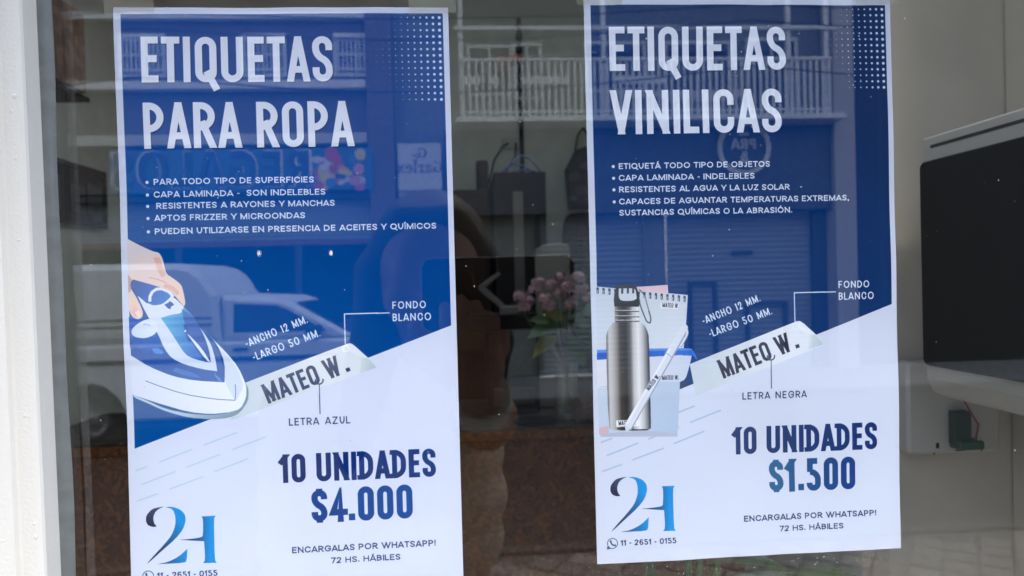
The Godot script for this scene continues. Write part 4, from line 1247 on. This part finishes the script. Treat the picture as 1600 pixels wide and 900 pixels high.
func far_side() -> void:
	var white := mat("white_trim", Color(0.78, 0.78, 0.76), 0.5, 0, 0.1, 2)
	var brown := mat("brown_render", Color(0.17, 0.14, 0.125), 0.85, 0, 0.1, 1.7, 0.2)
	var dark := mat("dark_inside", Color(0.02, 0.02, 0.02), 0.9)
	# --- gift shop house, on the left in the mirror image
	var a := thing("gift_shop_house", "brown rendered house over the gift shop across the street", "building", Vector3(0, 0, 0))
	var w := begin()
	box(w, Vector3(-14, 3.0, 11.2), Vector3(-1.05, 9.0, 11.6))
	box(w, Vector3(-14, 0, 11.2), Vector3(-7.2, 3.0, 11.6))
	box(w, Vector3(-1.35, 0, 11.0), Vector3(-0.95, 9.0, 11.6), 0.01)
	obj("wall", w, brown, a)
	obj("ledge", bx(Vector3(-14, 4.53, 11.0), Vector3(-1.36, 4.66, 11.199), 0.01), white, a)
	obj("ledge", bx(Vector3(-14, 3.68, 10.95), Vector3(-1.36, 3.84, 11.199), 0.01), mat("pale_render", Color(0.52, 0.5, 0.46), 0.8), a)
	obj("ledge", bx(Vector3(-14, 5.6, 11.05), Vector3(-1.36, 5.7, 11.199), 0.01), white, a)
	for x in [-7.0, -5.0, -3.2, -1.8]:
		window_unit(a, Vector2(x, 4.8), Vector2(x + 0.58, 5.35), 11.19, white, 9)
		window_unit(a, Vector2(x, 6.0), Vector2(x + 0.7, 7.6), 11.19, white)
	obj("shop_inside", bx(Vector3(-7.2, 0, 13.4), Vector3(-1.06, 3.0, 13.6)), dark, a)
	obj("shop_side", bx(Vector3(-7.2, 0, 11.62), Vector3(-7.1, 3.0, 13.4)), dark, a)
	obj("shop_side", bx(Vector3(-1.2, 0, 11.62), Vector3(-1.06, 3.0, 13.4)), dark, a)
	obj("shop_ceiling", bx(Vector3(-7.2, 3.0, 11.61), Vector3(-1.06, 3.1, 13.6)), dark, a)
	shutter(a, Vector2(-7.19, 2.24), Vector2(-1.36, 2.86), 11.3, mat("shutter_steel", Color(0.34, 0.36, 0.38), 0.5, 0.2), 0.062)
	obj("shutter_box", bx(Vector3(-7.19, 2.862, 11.08), Vector3(-1.36, 2.95, 11.4), 0.01), mat("box_dark", Color(0.05, 0.05, 0.055), 0.6), a)
	obj("bottom_rail", bx(Vector3(-7.19, 2.17, 11.26), Vector3(-1.36, 2.238, 11.33), 0.005), mat("rail_red", Color(0.22, 0.07, 0.06), 0.6), a)
	for x in [-4.35, -2.55]:
		obj("guide", bx(Vector3(x, 0, 11.27), Vector3(x + 0.09, 2.168, 11.34)), mats["box_dark"], a)
	for q in [[-3.26, 2.09], [-2.1, 2.06]]:
		var l := thing("shop_lamp", "small lit lamp inside the gift shop across the street, %s one" % ("left" if q[0] < -3 else "right"), "lamp", Vector3(q[0], q[1], 11.9), 0, "lamps in the gift shop")
		var bl := begin()
		lathe(bl, [Vector2(0.0005, -0.035), Vector2(0.011, -0.03), Vector2(0.017, 0), Vector2(0.011, 0.03), Vector2(0.0005, 0.035)], 16)
		var gm := StandardMaterial3D.new()
		gm.resource_name = "lamp_glow"
		gm.emission_enabled = true
		gm.emission = Color(1, 0.97, 0.9)
		gm.emission_energy_multiplier = 3.0
		obj("bulb", bl, gm, l)
		obj("cord", bx(Vector3(-0.006, 0.05, -0.006), Vector3(0.006, 0.9, 0.006)), dark, l)
		var li := OmniLight3D.new()
		li.name = "lamp_light"
		li.light_energy = 0.02
		li.light_size = 0.015
		li.omni_range = 12.0
		li.omni_attenuation = 2.0
		li.shadow_enabled = true
		l.add_child(li)
	# its sign board
	var s := thing("gift_shop_sign", "long blue sign board lettered REGALOS with a picture of toys", "sign", Vector3(-4.5, 3.28, 10.95))
	obj("board", bx(Vector3(-0.64, -0.31, 0), Vector3(3.22, 0.33, 0.06), 0.01), mat("sign_blue", Color(0.05, 0.16, 0.33), 0.4), s)
	facing_us(s, "lettering", letters("REGALOS", "Droid Sans", 0.53, 0.02, true), mat("sign_navy", Color(0.03, 0.08, 0.25), 0.4), Vector3(0.86, 0.02, -0.012), 2.86)
	facing_us(s, "lettering_edge", letters("REGALOS", "Droid Sans", 0.56, 0.012, true), white, Vector3(0.86, 0.02, -0.004), 2.94)
	for i in 34:
		var bl := begin()
		var c := Vector3(rng.randf_range(2.32, 3.14), rng.randf_range(-0.26, 0.26), -0.002 - 0.0007 * i)
		var r := rng.randf_range(0.04, 0.12)
		prism(bl, PackedVector2Array(arc_poly(Vector2(c.x, c.y), Vector2(r, r * rng.randf_range(0.5, 1.3)), 0, 320, 8)), c.z, c.z + 0.0005)
		var cl: Color = [Color(0.6, 0.08, 0.1), Color(0.7, 0.3, 0.35), Color(0.1, 0.25, 0.6), Color(0.75, 0.6, 0.15), Color(0.7, 0.68, 0.66), Color(0.55, 0.12, 0.3)][i % 6]
		obj("print", bl, mat("toy%d" % (i % 6), cl, 0.6), s)
	# plaque with serif lettering
	var q := thing("white_plaque", "white plaque with serif lettering beside the gift shop sign", "sign", Vector3(-0.57, 3.1, 10.98))
	obj("board", bx(Vector3(-0.33, -0.15, 0), Vector3(0.33, 0.57, 0.03), 0.005), mat("plaque_white", Color(0.6, 0.6, 0.58), 0.5), q)
	obj("lower_board", bx(Vector3(-0.33, -0.56, 0), Vector3(0.33, -0.17, 0.03), 0.005), mat("plaque_grey", Color(0.33, 0.33, 0.36), 0.5), q)
	var ink := mat("ink", Color(0.05, 0.05, 0.07), 0.6)
	facing_us(q, "initial", letters("G", "Droid Serif", 0.15, 0.006), ink, Vector3(0.04, 0.42, -0.003))
	facing_us(q, "initial", letters("c", "Droid Serif", 0.13, 0.006), ink, Vector3(-0.07, 0.36, -0.003))
	facing_us(q, "name", letters("Garlex", "Droid Serif", 0.16, 0.006), ink, Vector3(0.0, 0.2, -0.003))
	# --- house with the balcony
	var b := thing("balcony_house", "pale house with a white railed balcony across the street", "building", Vector3(0, 0, 0))
	var pale := mat("grey_green_render", Color(0.24, 0.26, 0.235), 0.85, 0, 0.1, 1.7, 0.2)
	var w2 := begin()
	box(w2, Vector3(-0.95, 2.62, 11.3), Vector3(6.3, 9.0, 11.6))
	box(w2, Vector3(-0.95, 0, 11.3), Vector3(1.2, 2.62, 11.6))
	box(w2, Vector3(2.95, 0, 11.25), Vector3(3.3, 2.62, 11.6))
	obj("wall", w2, pale, b)
	obj("fascia", bx(Vector3(-0.2, 2.55, 11.0), Vector3(5.95, 3.88, 11.298), 0.01), mat("fascia_dark", Color(0.075, 0.085, 0.10), 0.6, 0, 0.15, 1), b)
	obj("pillar", bx(Vector3(5.955, 0, 10.9), Vector3(6.3, 9.0, 11.299), 0.01), mat("pillar_grey", Color(0.42, 0.41, 0.4), 0.8), b)
	obj("balcony_floor", bx(Vector3(0.0, 3.885, 10.5), Vector3(5.95, 3.965, 11.298), 0.008), white, b)
	var bars := begin()
	for i in 58:
		var x := 0.12 + i * 0.0985
		box(bars, Vector3(x - 0.018, 3.966, 10.59), Vector3(x + 0.018, 4.8, 10.61))
	var bo := obj("railing_bars", bars, white, b)
	bo.set_meta("kind", "stuff")
	obj("railing_top", bx(Vector3(0.08, 4.8, 10.575), Vector3(5.78, 4.845, 10.625), 0.006), white, b)
	obj("railing_rail", bx(Vector3(0.08, 4.04, 10.611), Vector3(5.78, 4.07, 10.63)), white, b)
	for rp in [[0.10, 0.38], [0.5, 0.65], [0.98, 1.72], [2.4, 3.2]]:
		obj("railing_panel", bx(Vector3(rp[0], 4.46, 10.611), Vector3(rp[1], 4.58, 10.628), 0.003), white, b)
	for x in [0.1, 2.25, 5.12, 5.72]:
		obj("balcony_post", bx(Vector3(x - 0.035, 3.966, 10.63), Vector3(x + 0.035, 6.2, 10.7), 0.006), white, b)
	obj("awning_rail", bx(Vector3(0.0, 5.27, 10.6), Vector3(5.95, 5.33, 10.66), 0.006), white, b)
	obj("upper_floor_slab", bx(Vector3(-0.2, 6.2, 10.4), Vector3(6.0, 6.35, 11.298), 0.01), pale, b)
	window_unit(b, Vector2(0.25, 4.5), Vector2(0.86, 5.2), 11.29, white)
	window_unit(b, Vector2(0.95, 4.42), Vector2(1.32, 5.2), 11.2, white)
	window_unit(b, Vector2(2.1, 4.55), Vector2(3.0, 5.25), 11.29, white)
	window_unit(b, Vector2(3.4, 4.4), Vector2(4.4, 5.25), 11.29, white)
	window_unit(b, Vector2(4.75, 3.97), Vector2(5.5, 5.3), 11.29, white)
	obj("panel", bx(Vector3(2.55, 4.4, 11.2), Vector3(4.7, 4.5, 11.28), 0.005), white, b)
	var cloth := begin()
	nets(cloth, [[Vector3(0.62, 4.9, 10.9), Vector3(1.0, 4.93, 10.9), 0.05, 0.06], [Vector3(0.7, 4.86, 10.92), Vector3(0.95, 4.88, 10.92), 0.06, 0.05]], 0.02, 0.03)
	var clo := obj("red_cloth", cloth, mat("red_cloth", Color(0.5, 0.12, 0.06), 0.9))
	tag(clo, "orange red cloth hung up on the balcony across the street", "cloth")
	var line_ := begin()
	tube(line_, [Vector3(0.1, 5.02, 10.9), Vector3(0.8, 4.96, 10.9), Vector3(2.2, 5.02, 10.9)], 0.006, 6)
	var lo_ := obj("clothes_line", line_, white)
	tag(lo_, "clothes line strung across the balcony over the dark fascia", "clothes line")
	for q2 in [[3.33, 5.72, 0.2], [1.28, 2.93, 0.3]]:
		shutter(b, Vector2(q2[0], 0.02), Vector2(q2[1], 2.56), 11.32, mat("pale_shutter", Color(0.30, 0.33, 0.36), 0.5, 0.1), 0.088)
	obj("shop_edge", bx(Vector3(5.72, 0, 11.2), Vector3(5.95, 2.55, 11.4)), mats["box_dark"], b)
	obj("shop_edge", bx(Vector3(1.2, 0, 11.2), Vector3(1.28, 2.55, 11.4)), mats["box_dark"], b)
	for q3 in [[3.66, 4.13, 0.2, 1.45], [4.6, 5.3, 0.2, 1.1]]:
		var dr := begin()
		box(dr, Vector3(q3[0], q3[2], 11.24), Vector3(q3[0] + 0.06, q3[3], 11.29))
		box(dr, Vector3(q3[1] - 0.06, q3[2], 11.24), Vector3(q3[1], q3[3], 11.29))
		box(dr, Vector3(q3[0] + 0.06, q3[3] - 0.06, 11.24), Vector3(q3[1] - 0.06, q3[3], 11.29))
		obj("wicket_frame", dr, mats["box_dark"], b)
	obj("shutter_lock", bx(Vector3(4.4, 1.85, 11.27), Vector3(4.75, 1.93, 11.297), 0.006), mats["box_dark"], b)
	# round sign of that shop
	var r := thing("round_sign", "round shop sign: pale ring with letters over the dark fascia", "sign", Vector3(4.515, 3.53, 10.98))
	var rg := begin()
	lathe(rg, [Vector2(0.43, 0.0), Vector2(0.43, 0.03), Vector2(0.36, 0.03), Vector2(0.36, 0.0)], 48, Vector3.ZERO, Basis(Vector3.RIGHT, Vector3.FORWARD, Vector3.UP), -1)
	obj("ring", rg, white, r)
	facing_us(r, "lettering", letters("PRA", "Droid Sans", 0.16, 0.02, true), white, Vector3(0, 0.06, -0.012))
	facing_us(r, "lettering", letters("&", "Droid Sans", 0.14, 0.02, true), white, Vector3(0, -0.13, -0.012))
	obj("bar", bx(Vector3(-0.08, 0.2, -0.02), Vector3(0.08, 0.24, 0.0)), white, r)
	obj("bar", bx(Vector3(-0.08, -0.24, -0.02), Vector3(0.08, -0.2, 0.0)), white, r)
	# overhead cables along the fronts
	for q4 in [[5.32, 0.16, "highest"], [5.08, 0.22, "middle"], [4.42, 0.3, "lowest"]]:
		var pts := []
		for i in 25:
			var t := i / 24.0
			pts.append(Vector3(lerpf(-13.0, 13.0, t), q4[0] + 0.25 - q4[1] * sin(PI * fmod(t * 3.0, 1.0)) - 0.3 * (1.0 - t), 10.1))
		var cb := begin()
		tube(cb, pts, 0.011, 5)
		var co := obj("overhead_cable", cb, rubber_black())
		tag(co, "black overhead cable along the house fronts across the street, %s of three" % q4[2], "cable", "overhead cables")
	# --- plain house at the end of the row
	var c := thing("end_house", "plain dark house right of the balcony house across the street", "building", Vector3(0, 0, 0))
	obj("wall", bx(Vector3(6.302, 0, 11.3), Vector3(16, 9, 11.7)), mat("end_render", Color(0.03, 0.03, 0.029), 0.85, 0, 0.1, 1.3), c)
	for x in [9.6, 11.8]:
		window_unit(c, Vector2(x, 7.0), Vector2(x + 0.9, 8.4), 11.29, white)
	obj("door", bx(Vector3(10.4, 0, 11.24), Vector3(11.4, 2.2, 11.298), 0.01), dark, c)

# ---------------------------------------------------------------- small delivery van parked across the street
func rubber_black() -> StandardMaterial3D:
	return mat("van_rubber", Color(0.02, 0.02, 0.02), 0.7)

func van() -> void:
	var v := thing("delivery_van", "small white delivery van parked across the street", "van", Vector3(-2.65, -0.075, 7.7))
	var o := Vector3(2.65, 0.075, 0)
	var paint := mat("van_white", Color(0.78, 0.79, 0.78), 0.55)
	var rubber := mat("van_rubber", Color(0.02, 0.02, 0.02), 0.7)
	var arch := func(cx: float, y0: float) -> Array:
		return arc_poly(Vector2(cx, 0.28), Vector2(0.34, 0.36), 180, 0, 12)
	# lower body with both wheel arches cut out
	var low := [Vector2(-4.56, 0.34), Vector2(-4.58, 1.02), Vector2(-1.02, 1.02), Vector2(-0.86, 0.93), Vector2(-0.76, 0.78), Vector2(-0.74, 0.34), Vector2(-0.98, 0.28)]
	var under := arc_poly(Vector2(-1.36, 0.28), Vector2(0.34, 0.36), 0, 180, 12) + arc_poly(Vector2(-3.57, 0.28), Vector2(0.34, 0.36), 0, 180, 12)
	var pts := PackedVector2Array(low + under)
	var sh := begin()
	prism(sh, pts, -0.8, 0.8, Transform3D(Basis.IDENTITY, o), 0.03)
	obj("body", sh, paint, v)
	var box_ := begin()
	prism(box_, PackedVector2Array([Vector2(-4.58, 1.025), Vector2(-4.56, 1.68), Vector2(-4.5, 1.77), Vector2(-4.3, 1.80), Vector2(-2.72, 1.79), Vector2(-2.58, 1.75), Vector2(-2.47, 1.66), Vector2(-2.36, 1.48), Vector2(-2.34, 1.025)]), -0.78, 0.78, Transform3D(Basis.IDENTITY, o), 0.06)
	obj("cargo_box", box_, paint, v)
	var cab := begin()
	prism(cab, PackedVector2Array([Vector2(-2.335, 1.025), Vector2(-2.335, 1.47), Vector2(-1.8, 1.435), Vector2(-1.66, 1.385), Vector2(-1.06, 1.025)]), -0.72, 0.72, Transform3D(Basis.IDENTITY, o), 0.05)
	obj("cab", cab, paint, v)
	var gl := mat("van_glass", Color(0.02, 0.024, 0.028), 0.05)
	for s in [-1, 1]:
		var g := begin()
		prism(g, PackedVector2Array([Vector2(-2.22, 1.10), Vector2(-2.21, 1.385), Vector2(-1.80, 1.36), Vector2(-1.69, 1.31), Vector2(-1.33, 1.10)]), -0.006, 0.006, Transform3D(Basis.IDENTITY, o + Vector3(0, 0, s * 0.722)), 0.002)
		obj("side_window", g, gl, v)
		obj("rub_strip", bx(o + Vector3(-4.5, 0.83, minf(s * 0.8, s * 0.815)), o + Vector3(-0.9, 0.875, maxf(s * 0.8, s * 0.815)), 0.004), rubber, v)
		obj("door_handle", bx(o + Vector3(-2.2, 0.93, minf(s * 0.8, s * 0.82)), o + Vector3(-2.06, 0.96, maxf(s * 0.8, s * 0.82)), 0.004), rubber, v)
		obj("mirror", bx(o + Vector3(-1.5, 1.06, minf(s * 0.74, s * 0.88)), o + Vector3(-1.36, 1.16, maxf(s * 0.74, s * 0.88)), 0.02), rubber, v)
		obj("headlight", bx(o + Vector3(-0.79, 0.62, minf(s * 0.5, s * 0.76)), o + Vector3(-0.735, 0.75, maxf(s * 0.5, s * 0.76)), 0.01), mat("lamp_glass", Color(0.6, 0.62, 0.64), 0.1), v)
		obj("tail_lamp", bx(o + Vector3(-4.6, 0.9, minf(s * 0.6, s * 0.79)), o + Vector3(-4.57, 1.2, maxf(s * 0.6, s * 0.79)), 0.008), mat("tail_red", Color(0.3, 0.02, 0.02), 0.2), v)
	obj("vent_grille", bx(o + Vector3(-3.83, 1.26, -0.79), o + Vector3(-3.66, 1.42, -0.781), 0.002), rubber, v)
	var seam := begin()
	for y in [1.18, 1.245]:
		box(seam, o + Vector3(-4.54, y, -0.787), o + Vector3(-2.4, y + 0.022, -0.7795))
	obj("body_seam", seam, mat("seam_grey", Color(0.22, 0.22, 0.22), 0.6), v)
	var ws := begin()
	var wt := Transform3D(Basis(Vector3.BACK, -0.54), o + Vector3(-1.36, 1.22, 0))
	box(ws, Vector3(-0.31, -0.002, -0.62), Vector3(0.29, 0.006, 0.62), 0.002, wt)
	obj("windscreen", ws, gl, v)
	obj("bumper", bx(o + Vector3(-0.8, 0.33, -0.78), o + Vector3(-0.68, 0.5, 0.78), 0.03), rubber, v)
	obj("bumper", bx(o + Vector3(-4.65, 0.33, -0.78), o + Vector3(-4.55, 0.5, 0.78), 0.03), rubber, v)
	obj("underbody", bx(o + Vector3(-4.3, 0.22, -0.6), o + Vector3(-0.95, 0.32, 0.6)), rubber, v)
	var tyre := begin()
	lathe(tyre, [Vector2(0.16, -0.075), Vector2(0.255, -0.08), Vector2(0.28, -0.06), Vector2(0.285, 0.0), Vector2(0.28, 0.06), Vector2(0.255, 0.08), Vector2(0.16, 0.075)], 32, Vector3.ZERO, Basis(Vector3.RIGHT, Vector3.FORWARD, Vector3.UP))
	tyre.index(); tyre.generate_normals()
	var tm := tyre.commit()
	var rim := begin()
	lathe(rim, [Vector2(0.001, 0.05), Vector2(0.05, 0.055), Vector2(0.07, 0.04), Vector2(0.13, 0.045), Vector2(0.165, 0.07), Vector2(0.165, -0.07), Vector2(0.001, -0.05)], 28, Vector3.ZERO, Basis(Vector3.RIGHT, Vector3.FORWARD, Vector3.UP))
	rim.index(); rim.generate_normals()
	var rm := rim.commit()
	for x in [-3.57, -1.36]:
		for s in [-1, 1]:
			var wh := Node3D.new()
			wh.name = "wheel"
			v.add_child(wh, true)
			wh.position = o + Vector3(x, 0.285, s * 0.68)
			wh.rotation.y = 0.0 if s < 0 else PI
			obj("tyre", tm, rubber, wh)
			obj("rim", rm, mat("rim_grey", Color(0.35, 0.35, 0.36), 0.35, 0.7), wh)

# ---------------------------------------------------------------- the person who takes the picture
func photographer() -> void:
	var skin := mat("skin", Color(0.26, 0.13, 0.085), 0.5)
	skin.subsurf_scatter_enabled = true
	skin.subsurf_scatter_strength = 0.15
	var p := thing("person", "person with long dark hair in a beige quilted vest holding up a phone", "person", Vector3(-0.1, 0, 0.74))
	var o := -p.position
	var st := begin()
	var V := func(x, y, z): return o + Vector3(x, y, z)
	# trunk, neck, arms and legs
	nets(st, [
		[V.call(-0.10, 0.94, 0.75), V.call(-0.11, 1.10, 0.745), 0.10, 0.085], [V.call(-0.11, 1.10, 0.745), V.call(-0.11, 1.30, 0.74), 0.085, 0.09],
		[V.call(-0.23, 1.355, 0.735), V.call(0.01, 1.355, 0.73), 0.05, 0.05], [V.call(-0.09, 1.32, 0.73), V.call(-0.05, 1.45, 0.69), 0.062, 0.05],
		[V.call(-0.005, 1.35, 0.76), V.call(0.030, 1.365, 0.60), 0.045, 0.036], [V.call(0.030, 1.365, 0.60), V.call(0.018, 1.425, 0.432), 0.037, 0.026],
		[V.call(-0.24, 1.355, 0.735), V.call(-0.30, 1.10, 0.75), 0.047, 0.04], [V.call(-0.30, 1.10, 0.75), V.call(-0.30, 0.88, 0.68), 0.038, 0.026],
		[V.call(-0.20, 0.92, 0.75), V.call(-0.20, 0.50, 0.74), 0.085, 0.056], [V.call(-0.20, 0.50, 0.74), V.call(-0.20, 0.09, 0.77), 0.056, 0.036],
		[V.call(-0.055, 0.92, 0.75), V.call(-0.055, 0.50, 0.73), 0.085, 0.056], [V.call(-0.055, 0.50, 0.73), V.call(-0.055, 0.09, 0.77), 0.056, 0.036],
		[V.call(-0.20, 0.05, 0.78), V.call(-0.205, 0.035, 0.62), 0.035, 0.025], [V.call(-0.055, 0.05, 0.78), V.call(-0.05, 0.035, 0.62), 0.035, 0.025]], 0.012, 0.03)
	# head
	var hc := Vector3(-0.040, 1.545, 0.655)
	var H := func(x, y, z): return o + hc + Vector3(x, y, z)
	nets(st, [
		[H.call(0, 0.035, 0.02), H.call(0, 0.03, -0.01), 0.078, 0.076], [H.call(0, -0.02, -0.02), H.call(0, -0.07, -0.03), 0.06, 0.042], [H.call(0, -0.085, -0.045), H.call(0, -0.09, -0.05), 0.024, 0.022],
		[H.call(0, 0.005, -0.082), H.call(0, -0.03, -0.096), 0.008, 0.013], [H.call(-0.03, 0.022, -0.072), H.call(0.03, 0.022, -0.072), 0.014, 0.014], [H.call(-0.018, -0.056, -0.074), H.call(0.018, -0.056, -0.074), 0.010, 0.010],
		[H.call(-0.076, 0.015, 0.015), H.call(-0.078, -0.03, 0.01), 0.014, 0.009], [H.call(0.076, 0.015, 0.015), H.call(0.078, -0.03, 0.01), 0.014, 0.009], [H.call(0.01, -0.13, 0.035), H.call(0, -0.06, 0.02), 0.05, 0.05],
		[H.call(-0.04, -0.02, -0.05), H.call(-0.035, -0.03, -0.055), 0.022, 0.02], [H.call(0.04, -0.02, -0.05), H.call(0.035, -0.03, -0.055), 0.022, 0.02]], 0.005, 0.018)
	# right hand: palm under the phone, fingers bent up in front of its back, thumb behind
	var hand := [[V.call(0.0180, 1.425, 0.432), V.call(0.0120, 1.452, 0.412), 0.024, 0.026], [V.call(0.0280, 1.455, 0.412), V.call(-0.0020, 1.465, 0.408), 0.018, 0.018]]
	var tips := [[-0.016, 1.531], [0.0, 1.538], [0.015, 1.532], [0.028, 1.520]]
	for i in 4:
		var bx_: float = lerpf(-0.010, 0.033, i / 3.0)
		hand.append([V.call(bx_, 1.470, 0.404), V.call(bx_ - 0.003, 1.488, 0.376), 0.0095, 0.009])
		hand.append([V.call(bx_ - 0.003, 1.488, 0.376), V.call((bx_ + tips[i][0]) / 2, 1.508, 0.368), 0.009, 0.0082])
		hand.append([V.call((bx_ + tips[i][0]) / 2, 1.508, 0.368), V.call(tips[i][0], tips[i][1] - 0.008, 0.3695), 0.0082, 0.0068])
	hand.append([V.call(0.0240, 1.452, 0.415), V.call(0.0400, 1.478, 0.412), 0.012, 0.0105])
	hand.append([V.call(0.0400, 1.478, 0.412), V.call(0.0420, 1.507, 0.399), 0.0105, 0.009])
	nets(st, hand, 0.003, 0.006)
	# left hand hanging, fingers a little curled
	var lh := [[V.call(-0.30, 0.88, 0.68), V.call(-0.298, 0.83, 0.665), 0.024, 0.026], [V.call(-0.296, 0.835, 0.685), V.call(-0.298, 0.825, 0.645), 0.02, 0.02]]
	for i in 4:
		var z: float = lerpf(0.69, 0.64, i / 3.0)
		var l: float = [0.06, 0.075, 0.08, 0.07][i]
		lh.append([V.call(-0.297, 0.825, z), V.call(-0.29, 0.825 - l * 0.5, z - 0.008), 0.0095, 0.0088])
		lh.append([V.call(-0.29, 0.825 - l * 0.5, z - 0.008), V.call(-0.275, 0.825 - l, z - 0.006), 0.0088, 0.007])
	lh.append([V.call(-0.292, 0.85, 0.645), V.call(-0.277, 0.815, 0.622), 0.012, 0.010])
	lh.append([V.call(-0.277, 0.815, 0.622), V.call(-0.268, 0.785, 0.62), 0.010, 0.008])
	nets(st, lh, 0.0035, 0.006)
	obj("body", st, skin, p)
	# eyes
	for s in [-1, 1]:
		var ey := begin()
		lathe(ey, [Vector2(0.0003, -0.0115), Vector2(0.008, -0.008), Vector2(0.0115, 0), Vector2(0.008, 0.008), Vector2(0.0003, 0.0115)], 12, H.call(s * 0.031, 0.006, -0.066))
		var eo := obj("eye", ey, mat("eye_white", Color(0.6, 0.58, 0.55), 0.2), p)
		var iris := begin()
		lathe(iris, [Vector2(0.0055, 0.0), Vector2(0.0045, 0.002), Vector2(0.0003, 0.0025)], 12, H.call(s * 0.031, 0.005, -0.0765), Basis(Vector3.RIGHT, Vector3.FORWARD, Vector3.UP))
		obj("iris", iris, mat("iris_dark", Color(0.03, 0.018, 0.01), 0.15), eo)
	var lips := begin()
	nets(lips, [[H.call(-0.018, -0.052, -0.079), H.call(0.0, -0.050, -0.086), 0.003, 0.0055], [H.call(0.018, -0.052, -0.079), H.call(0.0, -0.050, -0.086), 0.003, 0.0055], [H.call(-0.014, -0.059, -0.079), H.call(0.014, -0.059, -0.079), 0.005, 0.005]], 0.003, 0.005)
	obj("lips", lips, mat("lips", Color(0.4, 0.15, 0.13), 0.4), p)
	# long hair: cap, sides and ends over the shoulders
	var hair := begin()
	nets(hair, [
		[H.call(0, 0.048, 0.035), H.call(0, 0.055, 0.01), 0.084, 0.08], [H.call(-0.03, 0.085, -0.03), H.call(-0.075, 0.02, -0.02), 0.03, 0.026], [H.call(0.03, 0.085, -0.03), H.call(0.075, 0.02, -0.02), 0.03, 0.026],
		[H.call(-0.076, 0.02, -0.01), H.call(-0.085, -0.10, 0.0), 0.028, 0.032], [H.call(0.076, 0.02, -0.01), H.call(0.085, -0.08, 0.0), 0.026, 0.026],
		[H.call(-0.085, -0.10, 0.0), H.call(-0.115, -0.24, 0.0), 0.034, 0.03], [H.call(0.085, -0.08, 0.0), H.call(0.075, -0.19, 0.02), 0.026, 0.02],
		[H.call(-0.04, 0.0, 0.07), H.call(-0.06, -0.22, 0.10), 0.06, 0.045], [H.call(0.04, 0.0, 0.07), H.call(0.03, -0.22, 0.10), 0.06, 0.045], [H.call(-0.115, -0.24, 0.0), H.call(-0.11, -0.31, -0.01), 0.03, 0.014]], 0.006, 0.015)
	obj("hair", hair, mat("hair_dark", Color(0.012, 0.009, 0.008), 0.55, 0, 0.4, 40, 0.2), p)
	# quilted vest
	var vest := begin()
	var bones := []
	for i in 7:
		var y := 0.93 + i * 0.062
		var r := 0.118 + 0.006 * sin(i * 0.6)
		bones.append([V.call(-0.18 - 0.002 * i, y, 0.74), V.call([-0.115, -0.11, -0.105, -0.09, -0.065, -0.055, -0.055][i], y - 0.012, 0.735), r, r, Vector3(1, 0.66, 1)])
	bones.append([V.call(-0.21, 1.352, 0.735), V.call(-0.05, 1.352, 0.725), 0.092, 0.09])
	bones.append([V.call(-0.12, 1.405, 0.72), V.call(-0.05, 1.405, 0.705), 0.07, 0.068])
	nets(vest, bones, 0.010, 0.008)
	obj("vest", vest, mat("vest_beige", Color(0.44, 0.385, 0.32), 0.6, 0, 0.1, 8, 0.02), p)
	var cuff := begin()
	tube(cuff, [V.call(0.0225, 1.403, 0.49), V.call(0.0195, 1.421, 0.445)], [0.036, 0.034], 18)
	obj("cuff", cuff, mat("cuff_white", Color(0.45, 0.42, 0.37), 0.8), p)
	var tr := begin()
	nets(tr, [[V.call(-0.18, 0.93, 0.75), V.call(-0.075, 0.93, 0.75), 0.135, 0.135], [V.call(-0.20, 0.90, 0.75), V.call(-0.20, 0.50, 0.74), 0.10, 0.075], [V.call(-0.20, 0.50, 0.74), V.call(-0.20, 0.10, 0.77), 0.075, 0.062], [V.call(-0.055, 0.90, 0.75), V.call(-0.055, 0.50, 0.73), 0.10, 0.075], [V.call(-0.055, 0.50, 0.73), V.call(-0.055, 0.10, 0.77), 0.075, 0.062]], 0.014, 0.03)
	obj("trousers", tr, mat("denim_dark", Color(0.02, 0.023, 0.035), 0.85), p)
	for x in [-0.20, -0.053]:
		var sh := begin()
		nets(sh, [[V.call(x, 0.045, 0.80), V.call(x, 0.040, 0.62), 0.045, 0.038], [V.call(x, 0.07, 0.78), V.call(x, 0.05, 0.68), 0.045, 0.04]], 0.008, 0.02)
		obj("shoe", sh, mat("shoe_grey", Color(0.2, 0.2, 0.2), 0.7), p)
	# the phone
	var ph := thing("phone", "dark phone held level with its camera towards the window", "phone", Vector3(0.0395, 1.536, 0.385))
	var pm := begin()
	prism(pm, round_rect(Vector2(-0.08, -0.0385), Vector2(0.08, 0.0385), 0.011, 6), -0.0045, 0.0045, Transform3D.IDENTITY, 0.0015)
	obj("case", pm, mat("phone_dark", Color(0.014, 0.015, 0.017), 0.25), ph)
	var edge := begin()
	var path := round_rect(Vector2(-0.0795, -0.038), Vector2(0.0795, 0.038), 0.011, 6)
	var loop := []
	for q in path: loop.append(Vector3(q.x, q.y, -0.0048))
	loop.append(loop[0])
	tube(edge, loop, 0.0006, 6)
	obj("edge_trim", edge, mat("bright_steel", Color(0.7, 0.7, 0.7)), ph)
	obj("screen", bx(Vector3(-0.075, -0.034, 0.0046), Vector3(0.075, 0.034, 0.005), 0.0001), mat("phone_screen", Color(0.02, 0.02, 0.022), 0.08), ph)
	var bump := begin()
	prism(bump, round_rect(Vector2(-0.05, -0.012), Vector2(-0.028, 0.032), 0.006), -0.0062, -0.0046)
	obj("camera_plate", bump, mats["black_plastic"], ph)
